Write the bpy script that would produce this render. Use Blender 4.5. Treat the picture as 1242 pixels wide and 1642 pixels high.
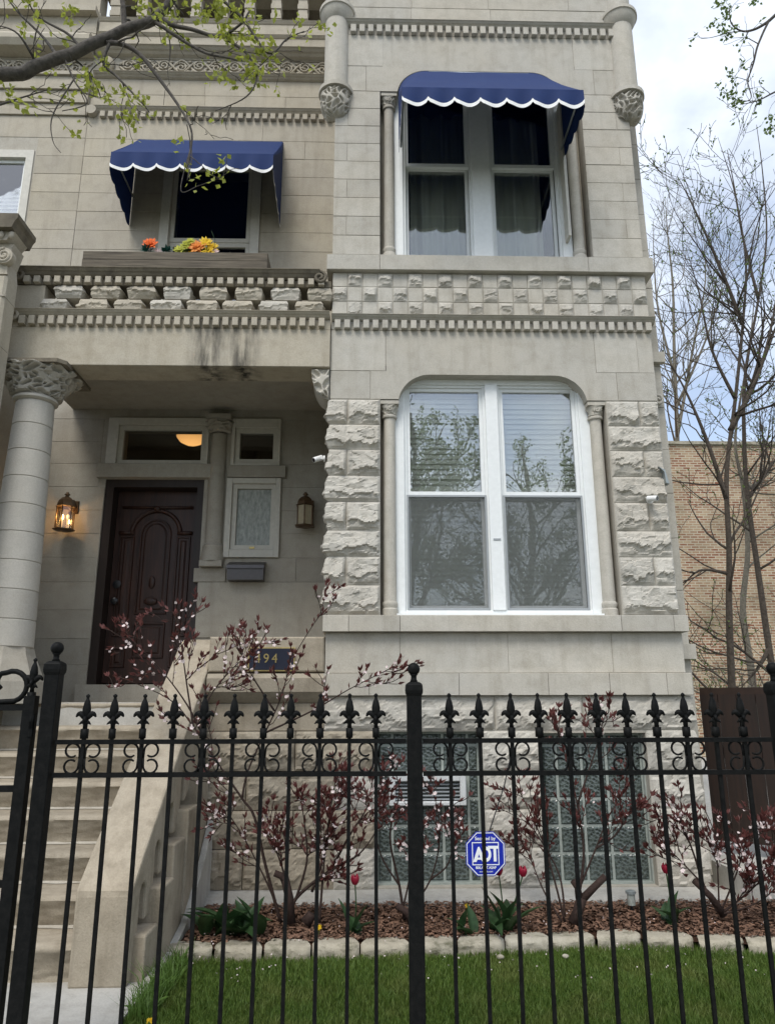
import bpy, bmesh, math, random
import numpy as np
from mathutils import Vector, Matrix, noise
for o in list(bpy.data.objects): bpy.data.objects.remove(o, do_unlink=True)
S = bpy.context.scene; COL = S.collection
R = math.radians; PI = math.pi
# ------------------------------------------------------------ camera
HC = 1.42
FPX, PCX, PCY = 1190.0, 621.0, 821.0            # in pixels of the 1242 x 1642 photograph
PITCH, ROLL, YAW = R(14.6), R(-.15), R(1.4)
_f = Vector((math.sin(YAW)*math.cos(PITCH), math.cos(YAW)*math.cos(PITCH), math.sin(PITCH)))
_r = Vector((math.cos(YAW), -math.sin(YAW), 0)); _u = _r.cross(_f)
RT = _r*math.cos(ROLL)+_u*math.sin(ROLL); UP = _u*math.cos(ROLL)-_r*math.sin(ROLL)
cd = bpy.data.cameras.new('camera'); cam = bpy.data.objects.new('camera', cd); COL.objects.link(cam)
cam.matrix_world = Matrix(((RT.x, UP.x, -_f.x, 0), (RT.y, UP.y, -_f.y, 0), (RT.z, UP.z, -_f.z, HC), (0, 0, 0, 1)))
cd.sensor_fit = 'VERTICAL'; cd.sensor_height = 36; cd.lens = FPX/1642*36
cd.clip_start = .05; cd.clip_end = 3000
S.camera = cam
def at(px, py, Y):
    """point on the plane at distance Y whose direction is that photo pixel"""
    d = _f*FPX+RT*(px-PCX)-UP*(py-PCY)
    return Vector((0, 0, HC))+d*(Y/d.y)
# ------------------------------------------------------------ world, sun, exposure
w = bpy.data.worlds.new('World'); S.world = w; w.use_nodes = True
nt = w.node_tree; nt.nodes.clear()
def wn(t, **k):
    n = nt.nodes.new(t)
    for a, b in k.items(): setattr(n, a, b)
    return n
SUN_EL, SUN_AZ = R(55), R(203)                   # azimuth of the sun clockwise from +Y
sky = wn('ShaderNodeTexSky', sky_type='NISHITA', sun_disc=False, sun_elevation=SUN_EL, sun_rotation=SUN_AZ)
sky.air_density = 1.0; sky.dust_density = 1.0
tc = wn('ShaderNodeTexCoord'); sep = wn('ShaderNodeSeparateXYZ'); nt.links.new(tc.outputs['Generated'], sep.inputs[0])
mx = wn('ShaderNodeMath', operation='MAXIMUM'); nt.links.new(sep.outputs['Z'], mx.inputs[0]); mx.inputs[1].default_value = .0
ad = wn('ShaderNodeMath', operation='ADD'); nt.links.new(mx.outputs[0], ad.inputs[0]); ad.inputs[1].default_value = .35
cmb = wn('ShaderNodeCombineXYZ')
for i, ax in enumerate('XY'):
    dv = wn('ShaderNodeMath', operation='DIVIDE'); nt.links.new(sep.outputs[ax], dv.inputs[0]); nt.links.new(ad.outputs[0], dv.inputs[1])
    nt.links.new(dv.outputs[0], cmb.inputs[i])
nz = wn('ShaderNodeTexNoise'); nz.inputs['Scale'].default_value = 2.3; nz.inputs['Detail'].default_value = 7; nz.inputs['Roughness'].default_value = .55
mp = wn('ShaderNodeMapping'); mp.inputs['Location'].default_value = (3.1, 1.7, 0)
nt.links.new(cmb.outputs[0], mp.inputs[0]); nt.links.new(mp.outputs[0], nz.inputs['Vector'])
cr = wn('ShaderNodeValToRGB'); cr.color_ramp.elements[0].position = .36; cr.color_ramp.elements[1].position = .66
cr.color_ramp.elements[0].color = (.22, .22, .22, 1)
nt.links.new(nz.outputs['Fac'], cr.inputs[0])
mixc = wn('ShaderNodeMix', data_type='RGBA'); nt.links.new(cr.outputs[0], mixc.inputs['Factor'])
nt.links.new(sky.outputs[0], mixc.inputs['A']); mixc.inputs['B'].default_value = (7.3, 7.7, 8.3, 1)
bg = wn('ShaderNodeBackground'); bg.inputs['Strength'].default_value = .1
nt.links.new(mixc.outputs['Result'], bg.inputs[0])
wo = wn('ShaderNodeOutputWorld'); nt.links.new(bg.outputs[0], wo.inputs[0])
sd = bpy.data.lights.new('sun', 'SUN'); sd.energy = 1.4; sd.angle = R(24); sd.color = (1, .96, .9)
so = bpy.data.objects.new('sun', sd); COL.objects.link(so)
so.rotation_euler = Vector((-math.sin(SUN_AZ)*math.cos(SUN_EL), -math.cos(SUN_AZ)*math.cos(SUN_EL), -math.sin(SUN_EL))).to_track_quat('-Z', 'Y').to_euler()
vs = S.view_settings; vs.view_transform = 'Standard'; vs.look = 'None'; vs.gamma = 1; vs.use_curve_mapping = False; vs.exposure = 0.97
S.render.engine = 'CYCLES'
S.cycles.max_bounces = 8; S.cycles.transparent_max_bounces = 12
# ------------------------------------------------------------ materials
MAT = {}
class N:
    def __init__(s, name, rough=.8, spec=.3, metal=0.0):
        m = bpy.data.materials.new(name); m.use_nodes = True; s.m = m; s.t = m.node_tree
        s.b = s.t.nodes['Principled BSDF']; s.out = s.t.nodes['Material Output']
        s.b.inputs['Roughness'].default_value = rough; s.b.inputs['Metallic'].default_value = metal
        s.b.inputs['Specular IOR Level'].default_value = spec
        MAT[name] = m
    def n(s, t, **k):
        x = s.t.nodes.new(t)
        for a, b in k.items(): setattr(x, a, b)
        return x
    def l(s, a, b): s.t.links.new(a, b)
    def pos(s, scale=(1, 1, 1)):
        g = s.n('ShaderNodeNewGeometry'); m = s.n('ShaderNodeMapping'); m.inputs['Scale'].default_value = scale
        s.l(g.outputs['Position'], m.inputs[0]); return m.outputs[0]
    def noise(s, vec, scale, detail=5, rough=.6):
        x = s.n('ShaderNodeTexNoise'); x.inputs['Scale'].default_value = scale; x.inputs['Detail'].default_value = detail
        x.inputs['Roughness'].default_value = rough; s.l(vec, x.inputs['Vector']); return x.outputs['Fac']
    def ramp(s, fac, stops):
        r = s.n('ShaderNodeValToRGB'); e = r.color_ramp.elements
        while len(e) < len(stops): e.new(.5)
        for i, (p, c) in enumerate(stops):
            e[i].position = p; e[i].color = (c, c, c, 1) if isinstance(c, (int, float)) else (*c, 1)
        s.l(fac, r.inputs[0]); return r.outputs[0]
    def mix(s, a, b, fac, mode='MIX'):
        x = s.n('ShaderNodeMix', data_type='RGBA', blend_type=mode)
        for sock, v in (('A', a), ('B', b)):
            if isinstance(v, tuple): x.inputs[sock].default_value = (*v, 1)
            else: s.l(v, x.inputs[sock])
        if isinstance(fac, (int, float)): x.inputs['Factor'].default_value = fac
        else: s.l(fac, x.inputs['Factor'])
        return x.outputs['Result']
    def rnd(s): return s.n('ShaderNodeObjectInfo').outputs['Random']
    def col(s, c):
        if isinstance(c, tuple): s.b.inputs['Base Color'].default_value = (*c, 1)
        else: s.l(c, s.b.inputs['Base Color'])
    def bump(s, h, strength=.3, dist=.01):
        x = s.n('ShaderNodeBump'); x.inputs['Strength'].default_value = strength; x.inputs['Distance'].default_value = dist
        s.l(h, x.inputs['Height']); s.l(x.outputs[0], s.b.inputs['Normal'])
def stone(name, base, dark, warm, grime=.35, bs=.35):
    k = N(name, .88, .2); p = k.pos()
    big = k.noise(p, 1.3, 4); mid = k.noise(p, 9, 6, .65); fine = k.noise(p, 90, 4, .7)
    stre = k.noise(k.pos((7, 7, .8)), 1.5, 4)
    c = k.mix(base, warm, k.ramp(big, [(.35, 0.), (.7, 1.)]))
    c = k.mix(c, dark, k.ramp(mid, [(.45, 0.), (.8, grime)]))
    c = k.mix(c, dark, k.ramp(stre, [(.5, 0.), (.8, grime)]))
    v = k.ramp(k.rnd(), [(0, .91), (.5, 1.), (1, 1.05)])
    c = k.mix(c, v, 1., 'MULTIPLY')
    patch = k.noise(k.pos((1.6, 1.6, 3.4)), 1.1, 7, .62); c = k.mix(c, dark, k.ramp(patch, [(.56, 0.), (.72, grime*.7)]))
    fv = k.ramp(fine, [(.3, .88), (.7, 1.08)])
    k.col(k.mix(c, fv, 1., 'MULTIPLY'))
    k.bump(k.mix(mid, fine, .5), bs, .012); return k
stone('stone_bay', (.46, .44, .39), (.28, .255, .205), (.47, .435, .365), .5)
stone('stone_rock', (.47, .45, .40), (.31, .285, .235), (.48, .445, .38), .5, .6)
stone('stone_wall', (.41, .375, .31), (.26, .23, .18), (.42, .375, .29), .45)
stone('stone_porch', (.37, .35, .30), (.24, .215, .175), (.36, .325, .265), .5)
stone('stone_stair', (.33, .29, .225), (.19, .16, .115), (.36, .31, .235), .7, .5)
stone('stone_column', (.45, .43, .385), (.33, .31, .26), (.46, .43, .37), .3)
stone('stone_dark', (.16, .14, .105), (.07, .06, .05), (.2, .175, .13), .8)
stone('mortar', (.41, .385, .33), (.27, .245, .2), (.41, .375, .31), .5)
stone('concrete', (.42, .41, .38), (.26, .25, .22), (.44, .42, .37), .6)
def stained():
    k = stone('stone_stained', (.42, .385, .315), (.27, .235, .17), (.44, .39, .30), .5)
    # black water streaks that run down the fascia below the balcony outlet
    src = k.b.inputs['Base Color'].links[0].from_socket
    sp = k.n('ShaderNodeSeparateXYZ'); k.l(k.pos(), sp.inputs[0])
    nz = k.noise(k.pos((9, 9, 1.6)), 1.6, 5)
    tot = None
    for x0, wd in ((-1.37, .19), (-1.08, .17)):
        a = k.n('ShaderNodeMath', operation='SUBTRACT'); k.l(sp.outputs['X'], a.inputs[0]); a.inputs[1].default_value = x0
        b = k.n('ShaderNodeMath', operation='ABSOLUTE'); k.l(a.outputs[0], b.inputs[0])
        c = k.n('ShaderNodeMapRange'); k.l(b.outputs[0], c.inputs[0]); c.inputs[1].default_value = 0; c.inputs[2].default_value = wd; c.inputs[3].default_value = 1.0; c.inputs[4].default_value = 0
        d = k.n('ShaderNodeMath', operation='MULTIPLY'); k.l(c.outputs[0], d.inputs[0]); k.l(k.ramp(nz, [(.36, .0), (.62, 1.2)]), d.inputs[1])
        if tot:
            e = k.n('ShaderNodeMath', operation='MAXIMUM'); k.l(tot, e.inputs[0]); k.l(d.outputs[0], e.inputs[1]); tot = e.outputs[0]
        else: tot = d.outputs[0]
    g = k.n('ShaderNodeMath', operation='MULTIPLY'); k.l(tot, g.inputs[0]); g.inputs[1].default_value = .92; g.use_clamp = True
    k.col(k.mix(src, (.045, .042, .036), g.outputs[0]))
stained()
def mossy():
    k = stone('edging', (.36, .335, .27), (.2, .18, .13), (.38, .34, .26), .6, .7)
    src = k.b.inputs['Base Color'].links[0].from_socket
    k.col(k.mix(src, (.06, .062, .03), k.ramp(k.noise(k.pos((6, 6, 14)), 1.4, 6, .7), [(.5, 0.), (.66, .75)])))
mossy()
def plain(name, c, rough=.5, spec=.4, metal=0., var=.1, scale=25, bs=.08):
    k = N(name, rough, spec, metal); f = k.noise(k.pos(), scale, 5)
    a = tuple(x*(1-var) for x in c); b = tuple(min(1, x*(1+var)) for x in c)
    k.col(k.mix(a, b, k.ramp(f, [(.3, 0.), (.7, 1.)])))
    if bs: k.bump(f, bs, .005)
    return k
plain('white_paint', (.72, .74, .73), .45, .4, 0, .04)
plain('cream_paint', (.50, .48, .42), .55, .35, 0, .08)
plain('blind_white', (.84, .84, .77), .6, .3, 0, .04, 6, 0)
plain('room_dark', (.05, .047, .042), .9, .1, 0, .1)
plain('bronze', (.10, .06, .03), .45, .5, .6, .25, 50, .1)
plain('black_metal', (.02, .02, .022), .35, .5, .3, .15, 60, .05)
plain('mailbox_grey', (.075, .07, .072), .38, .5, .3, .12, 30, .03)
plain('camera_white', (.7, .7, .68), .4, .5, 0, .03, 30, 0)
plain('lens_black', (.01, .01, .012), .15, .6, 0, .05, 30, 0)
plain('bracket_grey', (.3, .33, .33), .4, .5, .5, .05, 30, 0)
plain('sign_blue', (.006, .02, .34), .35, .5, 0, .04, 20, 0)
plain('sign_white', (.8, .82, .82), .4, .4, 0, .02, 20, 0)
plain('plaque_navy', (.012, .015, .03), .3, .5, .2, .1, 40, .03)
plain('brass', (.42, .33, .14), .35, .5, .8, .1, 40, .05)
plain('ac_white', (.55, .56, .55), .5, .4, 0, .06, 12, .02)
plain('ac_grille', (.30, .32, .33), .5, .4, 0, .06, 12, .02)
plain('joint_grey', (.30, .33, .30), .7, .3, 0, .15, 30, .1)
plain('gate_brown', (.026, .014, .009), .6, .3, 0, .3, 12, .1)
plain('trim_white', (.78, .78, .76), .7, .2, 0, .05, 30, .05)
plain('bark_near', (.085, .077, .068), .9, .15, 0, .45, 40, 1.0)
plain('bark_dark', (.07, .058, .047), .9, .15, 0, .4, 30, .6)
plain('bark_pale', (.16, .145, .115), .9, .15, 0, .3, 30, .6)
plain('stem_dark', (.035, .022, .018), .85, .2, 0, .35, 60, .5)
plain('screw_white', (.6, .6, .58), .5, .4, 0, .03, 20, 0)
def leafmat(name, c, var=.35, trans=.35, rough=.5):
    k = N(name, rough, .35)
    a = tuple(x*(1-var) for x in c); b = tuple(min(1, x*(1+var)) for x in c)
    k.col(k.mix(a, b, k.ramp(k.noise(k.pos(), 37, 2), [(.3, 0.), (.7, 1.)])))
    tr = k.n('ShaderNodeBsdfTranslucent'); tr.inputs[0].default_value = (*[min(1, x*1.3) for x in c], 1)
    ms = k.n('ShaderNodeMixShader'); ms.inputs[0].default_value = trans
    k.l(k.b.outputs[0], ms.inputs[1]); k.l(tr.outputs[0], ms.inputs[2]); k.l(ms.outputs[0], k.out.inputs[0])
leafmat('leaf_spring', (.27, .30, .05), .3, .45)
leafmat('leaf_tree', (.10, .15, .035), .35, .4)
leafmat('leaf_purple', (.115, .038, .033), .5, .3)
leafmat('leaf_bronze', (.10, .032, .018), .5, .3)
leafmat('blossom', (.74, .63, .61), .2, .3)
leafmat('leaf_tulip', (.028, .062, .022), .3, .2, .4)
leafmat('tulip_red', (.28, .012, .035), .25, .25)
def grassmat():
    k = N('grass', .6, .3); p = k.pos()
    c = k.mix((.055, .11, .016), (.13, .19, .035), k.ramp(k.noise(p, 45, 2), [(.3, 0.), (.7, 1.)]))
    c = k.mix(c, (.19, .19, .06), k.ramp(k.noise(p, 3.2, 5, .65), [(.48, 0.), (.75, .6)]))
    k.col(c)
    tr = k.n('ShaderNodeBsdfTranslucent'); k.l(c, tr.inputs[0]); ms = k.n('ShaderNodeMixShader'); ms.inputs[0].default_value = .3
    k.l(k.b.outputs[0], ms.inputs[1]); k.l(tr.outputs[0], ms.inputs[2]); k.l(ms.outputs[0], k.out.inputs[0])
grassmat()
def ironmat():
    k = N('iron_black', .55, .09); p = k.pos(); a = k.noise(p, 35, 6, .7); b = k.noise(p, 180, 3)
    c = k.mix((.004, .0045, .0045), (.010, .010, .0095), k.ramp(a, [(.4, 0.), (.7, 1.)]))
    c = k.mix(c, (.05, .035, .025), k.ramp(k.noise(p, 22, 7, .75), [(.68, 0.), (.76, .6)]))
    k.col(c); k.bump(k.mix(a, b, .4), .35, .004)
ironmat()
leafmat('weed', (.09, .16, .03), .3, .3)
leafmat('petal_orange', (.75, .16, .03), .25, .2)
leafmat('petal_peach', (.75, .30, .07), .25, .2)
leafmat('petal_yellow', (.75, .52, .03), .2, .2)
leafmat('petal_lime', (.45, .46, .06), .3, .2)
leafmat('petal_pink', (.62, .47, .45), .15, .2)
leafmat('leaf_teal', (.012, .06, .045), .4, .1)
def fabric():
    k = N('awning_blue', .75, .25)
    wv = k.noise(k.pos((60, 60, 500)), 1.0, 2); big = k.noise(k.pos(), 3, 4)
    fade = k.noise(k.pos((5, 1.5, 1.5)), 1.3, 6, .6)
    k.col(k.mix(k.mix((.004, .017, .08), (.008, .031, .125), k.mix(wv, big, .5)), (.025, .05, .13), k.ramp(fade, [(.55, 0.), (.8, .25)]))); k.bump(k.mix(wv, big, .5), .15, .006)
    tr = k.n('ShaderNodeBsdfTranslucent'); tr.inputs[0].default_value = (.01, .02, .12, 1)
    ms = k.n('ShaderNodeMixShader'); ms.inputs[0].default_value = .015
    k.l(k.b.outputs[0], ms.inputs[1]); k.l(tr.outputs[0], ms.inputs[2]); k.l(ms.outputs[0], k.out.inputs[0])
fabric()
def wood(name, a, b, rough=.45, sc=(14, 14, 1.2), bs=.2):
    k = N(name, rough, .4); f = k.noise(k.pos(sc), 2.2, 7, .65); k.col(k.mix(a, b, k.ramp(f, [(.3, 0.), (.7, 1.)]))); k.bump(f, bs, .006)
wood('door_wood', (.016, .008, .006), (.055, .022, .014), .45)
wood('door_jamb', (.014, .009, .007), (.028, .017, .013), .5)
wood('gate_board', (.010, .006, .004), (.026, .012, .007), .7)
wood('planter_wood', (.06, .05, .038), (.16, .135, .1), .9, (1.5, 14, 22), .7)
def glass(name, refl=.22, tint=(1, 1, 1), rough=0.0, bump=0):
    k = N(name); k.t.nodes.remove(k.b)
    g = k.n('ShaderNodeBsdfGlossy'); g.inputs['Roughness'].default_value = rough; g.inputs['Color'].default_value = (1, 1, 1, 1)
    t = k.n('ShaderNodeBsdfTransparent'); t.inputs[0].default_value = (*tint, 1)
    lw = k.n('ShaderNodeFresnel'); lw.inputs[0].default_value = 1.45
    ad = k.n('ShaderNodeMath', operation='ADD'); k.l(lw.outputs[0], ad.inputs[0]); ad.inputs[1].default_value = refl; ad.use_clamp = True
    if bump:
        bp = k.n('ShaderNodeBump'); bp.inputs['Strength'].default_value = bump; bp.inputs['Distance'].default_value = .02
        k.l(k.noise(k.pos(), 2.2, 2), bp.inputs['Height']); k.l(bp.outputs[0], g.inputs['Normal'])
    ms = k.n('ShaderNodeMixShader'); k.l(ad.outputs[0], ms.inputs[0]); k.l(t.outputs[0], ms.inputs[1]); k.l(g.outputs[0], ms.inputs[2]); k.l(ms.outputs[0], k.out.inputs[0])
glass('glass', .13, (.97, .98, .96), 0, .05)
glass('glass_dim', .07, (.8, .82, .8), 0, .06)
glass('lantern_glass', .04, (.95, .85, .7), .1)
def screen():
    k = N('insect_screen', .7, .2); k.col((.14, .15, .145))
    t = k.n('ShaderNodeBsdfTransparent'); ms = k.n('ShaderNodeMixShader'); ms.inputs[0].default_value = .30
    k.l(t.outputs[0], ms.inputs[1]); k.l(k.b.outputs[0], ms.inputs[2]); k.l(ms.outputs[0], k.out.inputs[0])
screen()
def frosted():
    k = N('frosted_glass', .22, .5); p = k.pos()
    n1 = k.noise(k.pos((40, 40, 14)), 1.0, 5, .7)
    k.col(k.mix((.20, .22, .20), (.42, .44, .40), k.ramp(n1, [(.35, 0.), (.7, 1.)]))); k.bump(n1, .6, .02)
frosted()
def blockglass():
    k = N('glass_block', .16, .7); g = k.n('ShaderNodeTexCoord')
    ck = k.n('ShaderNodeTexVoronoi'); ck.inputs['Scale'].default_value = 42; k.l(g.outputs['Object'], ck.inputs['Vector'])
    d = ck.outputs['Distance']
    k.col(k.mix((.025, .034, .03), (.10, .122, .11), k.ramp(d, [(.15, 0.), (.75, 1.)])))
    k.bump(d, .8, .012)
blockglass()
def emis(name, c, st):
    k = N(name); k.t.nodes.remove(k.b); e = k.n('ShaderNodeEmission'); e.inputs[0].default_value = (*c, 1); e.inputs[1].default_value = st; k.l(e.outputs[0], k.out.inputs[0])
emis('bulb_glow', (1, .62, .22), 9); 
def bowl():
    k = N('bowl_glow'); k.t.nodes.remove(k.b); e = k.n('ShaderNodeEmission'); e.inputs[0].default_value = (1, .48, .15, 1)
    sp = k.n('ShaderNodeSeparateXYZ'); k.l(k.n('ShaderNodeNewGeometry').outputs['Normal'], sp.inputs[0])
    mr = k.n('ShaderNodeMapRange'); k.l(sp.outputs['Z'], mr.inputs[0])
    for i, v in enumerate((-1., 0., .95, .22)): mr.inputs[1+i].default_value = v
    k.l(mr.outputs[0], e.inputs[1]); k.l(e.outputs[0], k.out.inputs[0])
bowl(); leafmat('lantern_frost', (.55, .48, .33), .15, .4)
def brick():
    k = N('old_brick', .9, .15); g = k.n('ShaderNodeNewGeometry'); sp = k.n('ShaderNodeSeparateXYZ'); k.l(g.outputs['Position'], sp.inputs[0])
    cb = k.n('ShaderNodeCombineXYZ'); k.l(sp.outputs['X'], cb.inputs[0]); k.l(sp.outputs['Z'], cb.inputs[1])
    b = k.n('ShaderNodeTexBrick'); k.l(cb.outputs[0], b.inputs['Vector'])
    b.inputs['Scale'].default_value = 1; b.inputs['Brick Width'].default_value = .215; b.inputs['Row Height'].default_value = .072
    b.inputs['Mortar Size'].default_value = .013; b.inputs['Bias'].default_value = -.1; b.inputs['Mortar Smooth'].default_value = .3
    b.inputs['Color1'].default_value = (.22, .09, .053, 1); b.inputs['Color2'].default_value = (.40, .305, .195, 1); b.inputs['Mortar'].default_value = (.47, .43, .33, 1)
    n1 = k.noise(cb.outputs[0], .9, 5); n2 = k.noise(cb.outputs[0], 7, 4)
    c = k.mix(b.outputs['Color'], (.13, .115, .075), k.ramp(n1, [(.42, 0.), (.72, .7)]))
    c = k.mix(c, (.42, .30, .19), k.ramp(n2, [(.5, 0.), (.85, .6)]))
    k.col(c); k.bump(b.outputs['Fac'], -.6, .02)
brick()
def soil(name, a, b, sc):
    k = N(name, .95, .1); f = k.noise(k.pos(), sc, 6, .7); k.col(k.mix(a, b, k.ramp(f, [(.3, 0.), (.7, 1.)]))); k.bump(f, .7, .03)
soil('mulch_soil', (.02, .012, .008), (.07, .035, .022), 30)
soil('lawn_soil', (.03, .05, .012), (.055, .085, .018), 12)
soil('far_ground', (.05, .06, .03), (.1, .1, .06), 1)
soil('sidewalk', (.33, .32, .29), (.42, .41, .37), 5)
soil('asphalt', (.04, .04, .042), (.06, .06, .06), 20)
leafmat('mulch_a', (.15, .085, .055), .6, 0.02, .9)
# ------------------------------------------------------------ mesh helpers
WL = {}
def link(o, parent=None, loc=(0, 0, 0)):
    COL.objects.link(o); loc = Vector(loc)
    if parent is not None:
        o.parent = parent; o.location = loc-WL[parent.name]
    else: o.location = loc
    WL[o.name] = loc; return o
def tag(o, label=None, cat=None, group=None, kind=None):
    if label: o['label'] = label
    if cat: o['category'] = cat
    if group: o['group'] = group
    if kind: o['kind'] = kind
    return o
def thing(name, loc, label, cat, group=None):
    o = bpy.data.objects.new(name, None); o.empty_display_size = .1; link(o, None, loc); return tag(o, label, cat, group)
def obj(name, mesh, parent=None, loc=(0, 0, 0)): return link(bpy.data.objects.new(name, mesh), parent, loc)
class MB:
    def __init__(s): s.v = []; s.f = []
    def add(s, vs, fs):
        o = len(s.v); s.v += [tuple(x) for x in vs]; s.f += [tuple(i+o for i in f) for f in fs]; return s
    def box(s, x0, x1, y0, y1, z0, z1):
        return s.add([(x0, y0, z0), (x1, y0, z0), (x1, y1, z0), (x0, y1, z0), (x0, y0, z1), (x1, y0, z1), (x1, y1, z1), (x0, y1, z1)],
                     [(0, 3, 2, 1), (4, 5, 6, 7), (0, 1, 5, 4), (1, 2, 6, 5), (2, 3, 7, 6), (3, 0, 4, 7)])
    def cbox(s, x0, x1, y0, y1, z0, z1, c=.004):
        """box with chamfered front (-Y) arrises"""
        v = [(x0, y1, z0), (x1, y1, z0), (x1, y1, z1), (x0, y1, z1), (x0, y0+c, z0), (x1, y0+c, z0), (x1, y0+c, z1), (x0, y0+c, z1),
             (x0+c, y0, z0+c), (x1-c, y0, z0+c), (x1-c, y0, z1-c), (x0+c, y0, z1-c)]
        f = [(3, 2, 1, 0), (8, 9, 10, 11)]
        for i in range(4):
            j = (i+1) % 4; f += [(i, j, 4+j, 4+i), (4+i, 4+j, 8+j, 8+i)]
        return s.add(v, f)
    def prism(s, poly, a0, a1, axis='Y'):
        """polygon (u,v) extruded along an axis: Y -> (x,z), X -> (y,z), Z -> (x,y)"""
        P = {'Y': lambda u, v, a: (u, a, v), 'X': lambda u, v, a: (a, u, v), 'Z': lambda u, v, a: (u, v, a)}[axis]
        n = len(poly); v = [P(*p, a0) for p in poly]+[P(*p, a1) for p in poly]
        ar = sum(poly[i][0]*poly[(i+1) % n][1]-poly[(i+1) % n][0]*poly[i][1] for i in range(n))
        if axis == 'X': ar = -ar
        if axis == 'Z': ar = -ar
        a = tuple(range(n)); b = tuple(range(2*n-1, n-1, -1)); sd = [(i, n+i, n+(i+1) % n, (i+1) % n) for i in range(n)]
        if ar < 0: a = a[::-1]; b = b[::-1]; sd = [x[::-1] for x in sd]
        return s.add(v, [a, b]+sd)
    def lathe(s, prof, cx, cy, seg=24, a0=0, a1=2*PI, sx=1, sy=1):
        full = abs(a1-a0-2*PI) < 1e-6; n = seg if full else seg+1; v = []; f = []
        for r, z in prof:
            for i in range(n):
                a = a0+(a1-a0)*i/seg; v.append((cx+r*sx*math.cos(a), cy+r*sy*math.sin(a), z))
        for k in range(len(prof)-1):
            for i in range(seg):
                j = (i+1) % n; f.append((k*n+i, k*n+j, (k+1)*n+j, (k+1)*n+i))
        if full: f.append(tuple(range(n-1, -1, -1))); f.append(tuple((len(prof)-1)*n+i for i in range(n)))
        return s.add(v, f)
    def tube(s, pts, rad, seg=6, cap=True, flat=None):
        pts = [Vector(p) for p in pts]; n = len(pts)
        if not isinstance(rad, (list, tuple)): rad = [rad]*n
        t0 = (pts[1]-pts[0]).normalized(); u = t0.cross(Vector((0, 0, 1)) if abs(t0.z) < .9 else Vector((1, 0, 0))).normalized()
        v = []; f = []
        for i, p in enumerate(pts):
            t = (pts[min(i+1, n-1)]-pts[max(i-1, 0)])
            t = t.normalized() if t.length > 1e-9 else t0
            u = (u-t*u.dot(t)); u = u.normalized() if u.length > 1e-6 else t.orthogonal().normalized(); b = t.cross(u)
            for k in range(seg):
                a = 2*PI*k/seg; v.append(p+(u*math.cos(a)+b*math.sin(a))*rad[i])
        for i in range(n-1):
            for k in range(seg):
                q = (k+1) % seg; f.append((i*seg+k, i*seg+q, (i+1)*seg+q, (i+1)*seg+k))
        if cap: f.append(tuple(range(seg-1, -1, -1))); f.append(tuple((n-1)*seg+k for k in range(seg)))
        return s.add(v, f)
    def sphere(s, c, r, seg=12, rings=8, sc=(1, 1, 1)):
        v = []; f = []
        for i in range(1, rings):
            a = PI*i/rings
            for k in range(seg):
                b = 2*PI*k/seg; v.append((c[0]+r*sc[0]*math.sin(a)*math.cos(b), c[1]+r*sc[1]*math.sin(a)*math.sin(b), c[2]+r*sc[2]*math.cos(a)))
        v += [(c[0], c[1], c[2]+r*sc[2]), (c[0], c[1], c[2]-r*sc[2])]; T = len(v)-2
        for i in range(rings-2):
            for k in range(seg):
                q = (k+1) % seg; f.append((i*seg+k, (i+1)*seg+k, (i+1)*seg+q, i*seg+q))
        for k in range(seg):
            q = (k+1) % seg; f.append((T, k, q)); f.append((T+1, (rings-2)*seg+q, (rings-2)*seg+k))
        return s.add(v, f)
    def grid(s, fn, nu, nv):
        v = [fn(i/nu, j/nv) for j in range(nv+1) for i in range(nu+1)]
        return s.add(v, [(j*(nu+1)+i, j*(nu+1)+i+1, (j+1)*(nu+1)+i+1, (j+1)*(nu+1)+i) for j in range(nv) for i in range(nu)])
    def mesh(s, name, mat, smooth=False):
        m = bpy.data.meshes.new(name); m.from_pydata(s.v, [], s.f); m.materials.append(MAT[mat])
        if smooth: m.polygons.foreach_set('use_smooth', [True]*len(m.polygons))
        m.update(); return m
    def build(s, name, mat, parent=None, smooth=False, loc=None):
        """world-space vertices; smooth may be True or an angle in degrees"""
        o = obj(name, s.mesh(name, mat, bool(smooth)), parent, loc or (0, 0, 0))
        if smooth and smooth is not True: o.data.set_sharp_from_angle(angle=R(smooth))
        return o
_jit = random.Random(5)
def ash(parent, x0, x1, z0, z1, yf, mat='stone_bay', d=.07, j=.0014, name='stone', c=.0025):
    """one dressed stone"""
    dy = _jit.uniform(-.002, .002)
    return MB().cbox(x0+j, x1-j, yf+dy, yf+d, z0+j, z1-j, c).build(name, mat, parent)
def courses(parent, x0, x1, zs, yf, mat, rng, holes=(), wmin=.35, wmax=.8, name='stone'):
    """ashlar courses between the heights zs, leaving the holes (x0,x1,z0,z1) free"""
    for z0, z1 in zip(zs, zs[1:]):
        spans = [(x0, x1)]
        for hx0, hx1, hz0, hz1 in holes:
            if hz0 < z1-.03 and hz1 > z0+.03:
                ns = []
                for a, b in spans:
                    if hx1 <= a or hx0 >= b: ns.append((a, b)); continue
                    if hx0 > a+.02: ns.append((a, hx0))
                    if hx1 < b-.02: ns.append((hx1, b))
                spans = ns
        for a, b in spans:
            x = a
            while x < b-.001:
                wd = rng.uniform(wmin, wmax); e = x+wd
                if b-e < wmin*.7: e = b
                ash(parent, x, e, z0, z1, yf, mat, name=name); x = e
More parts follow.
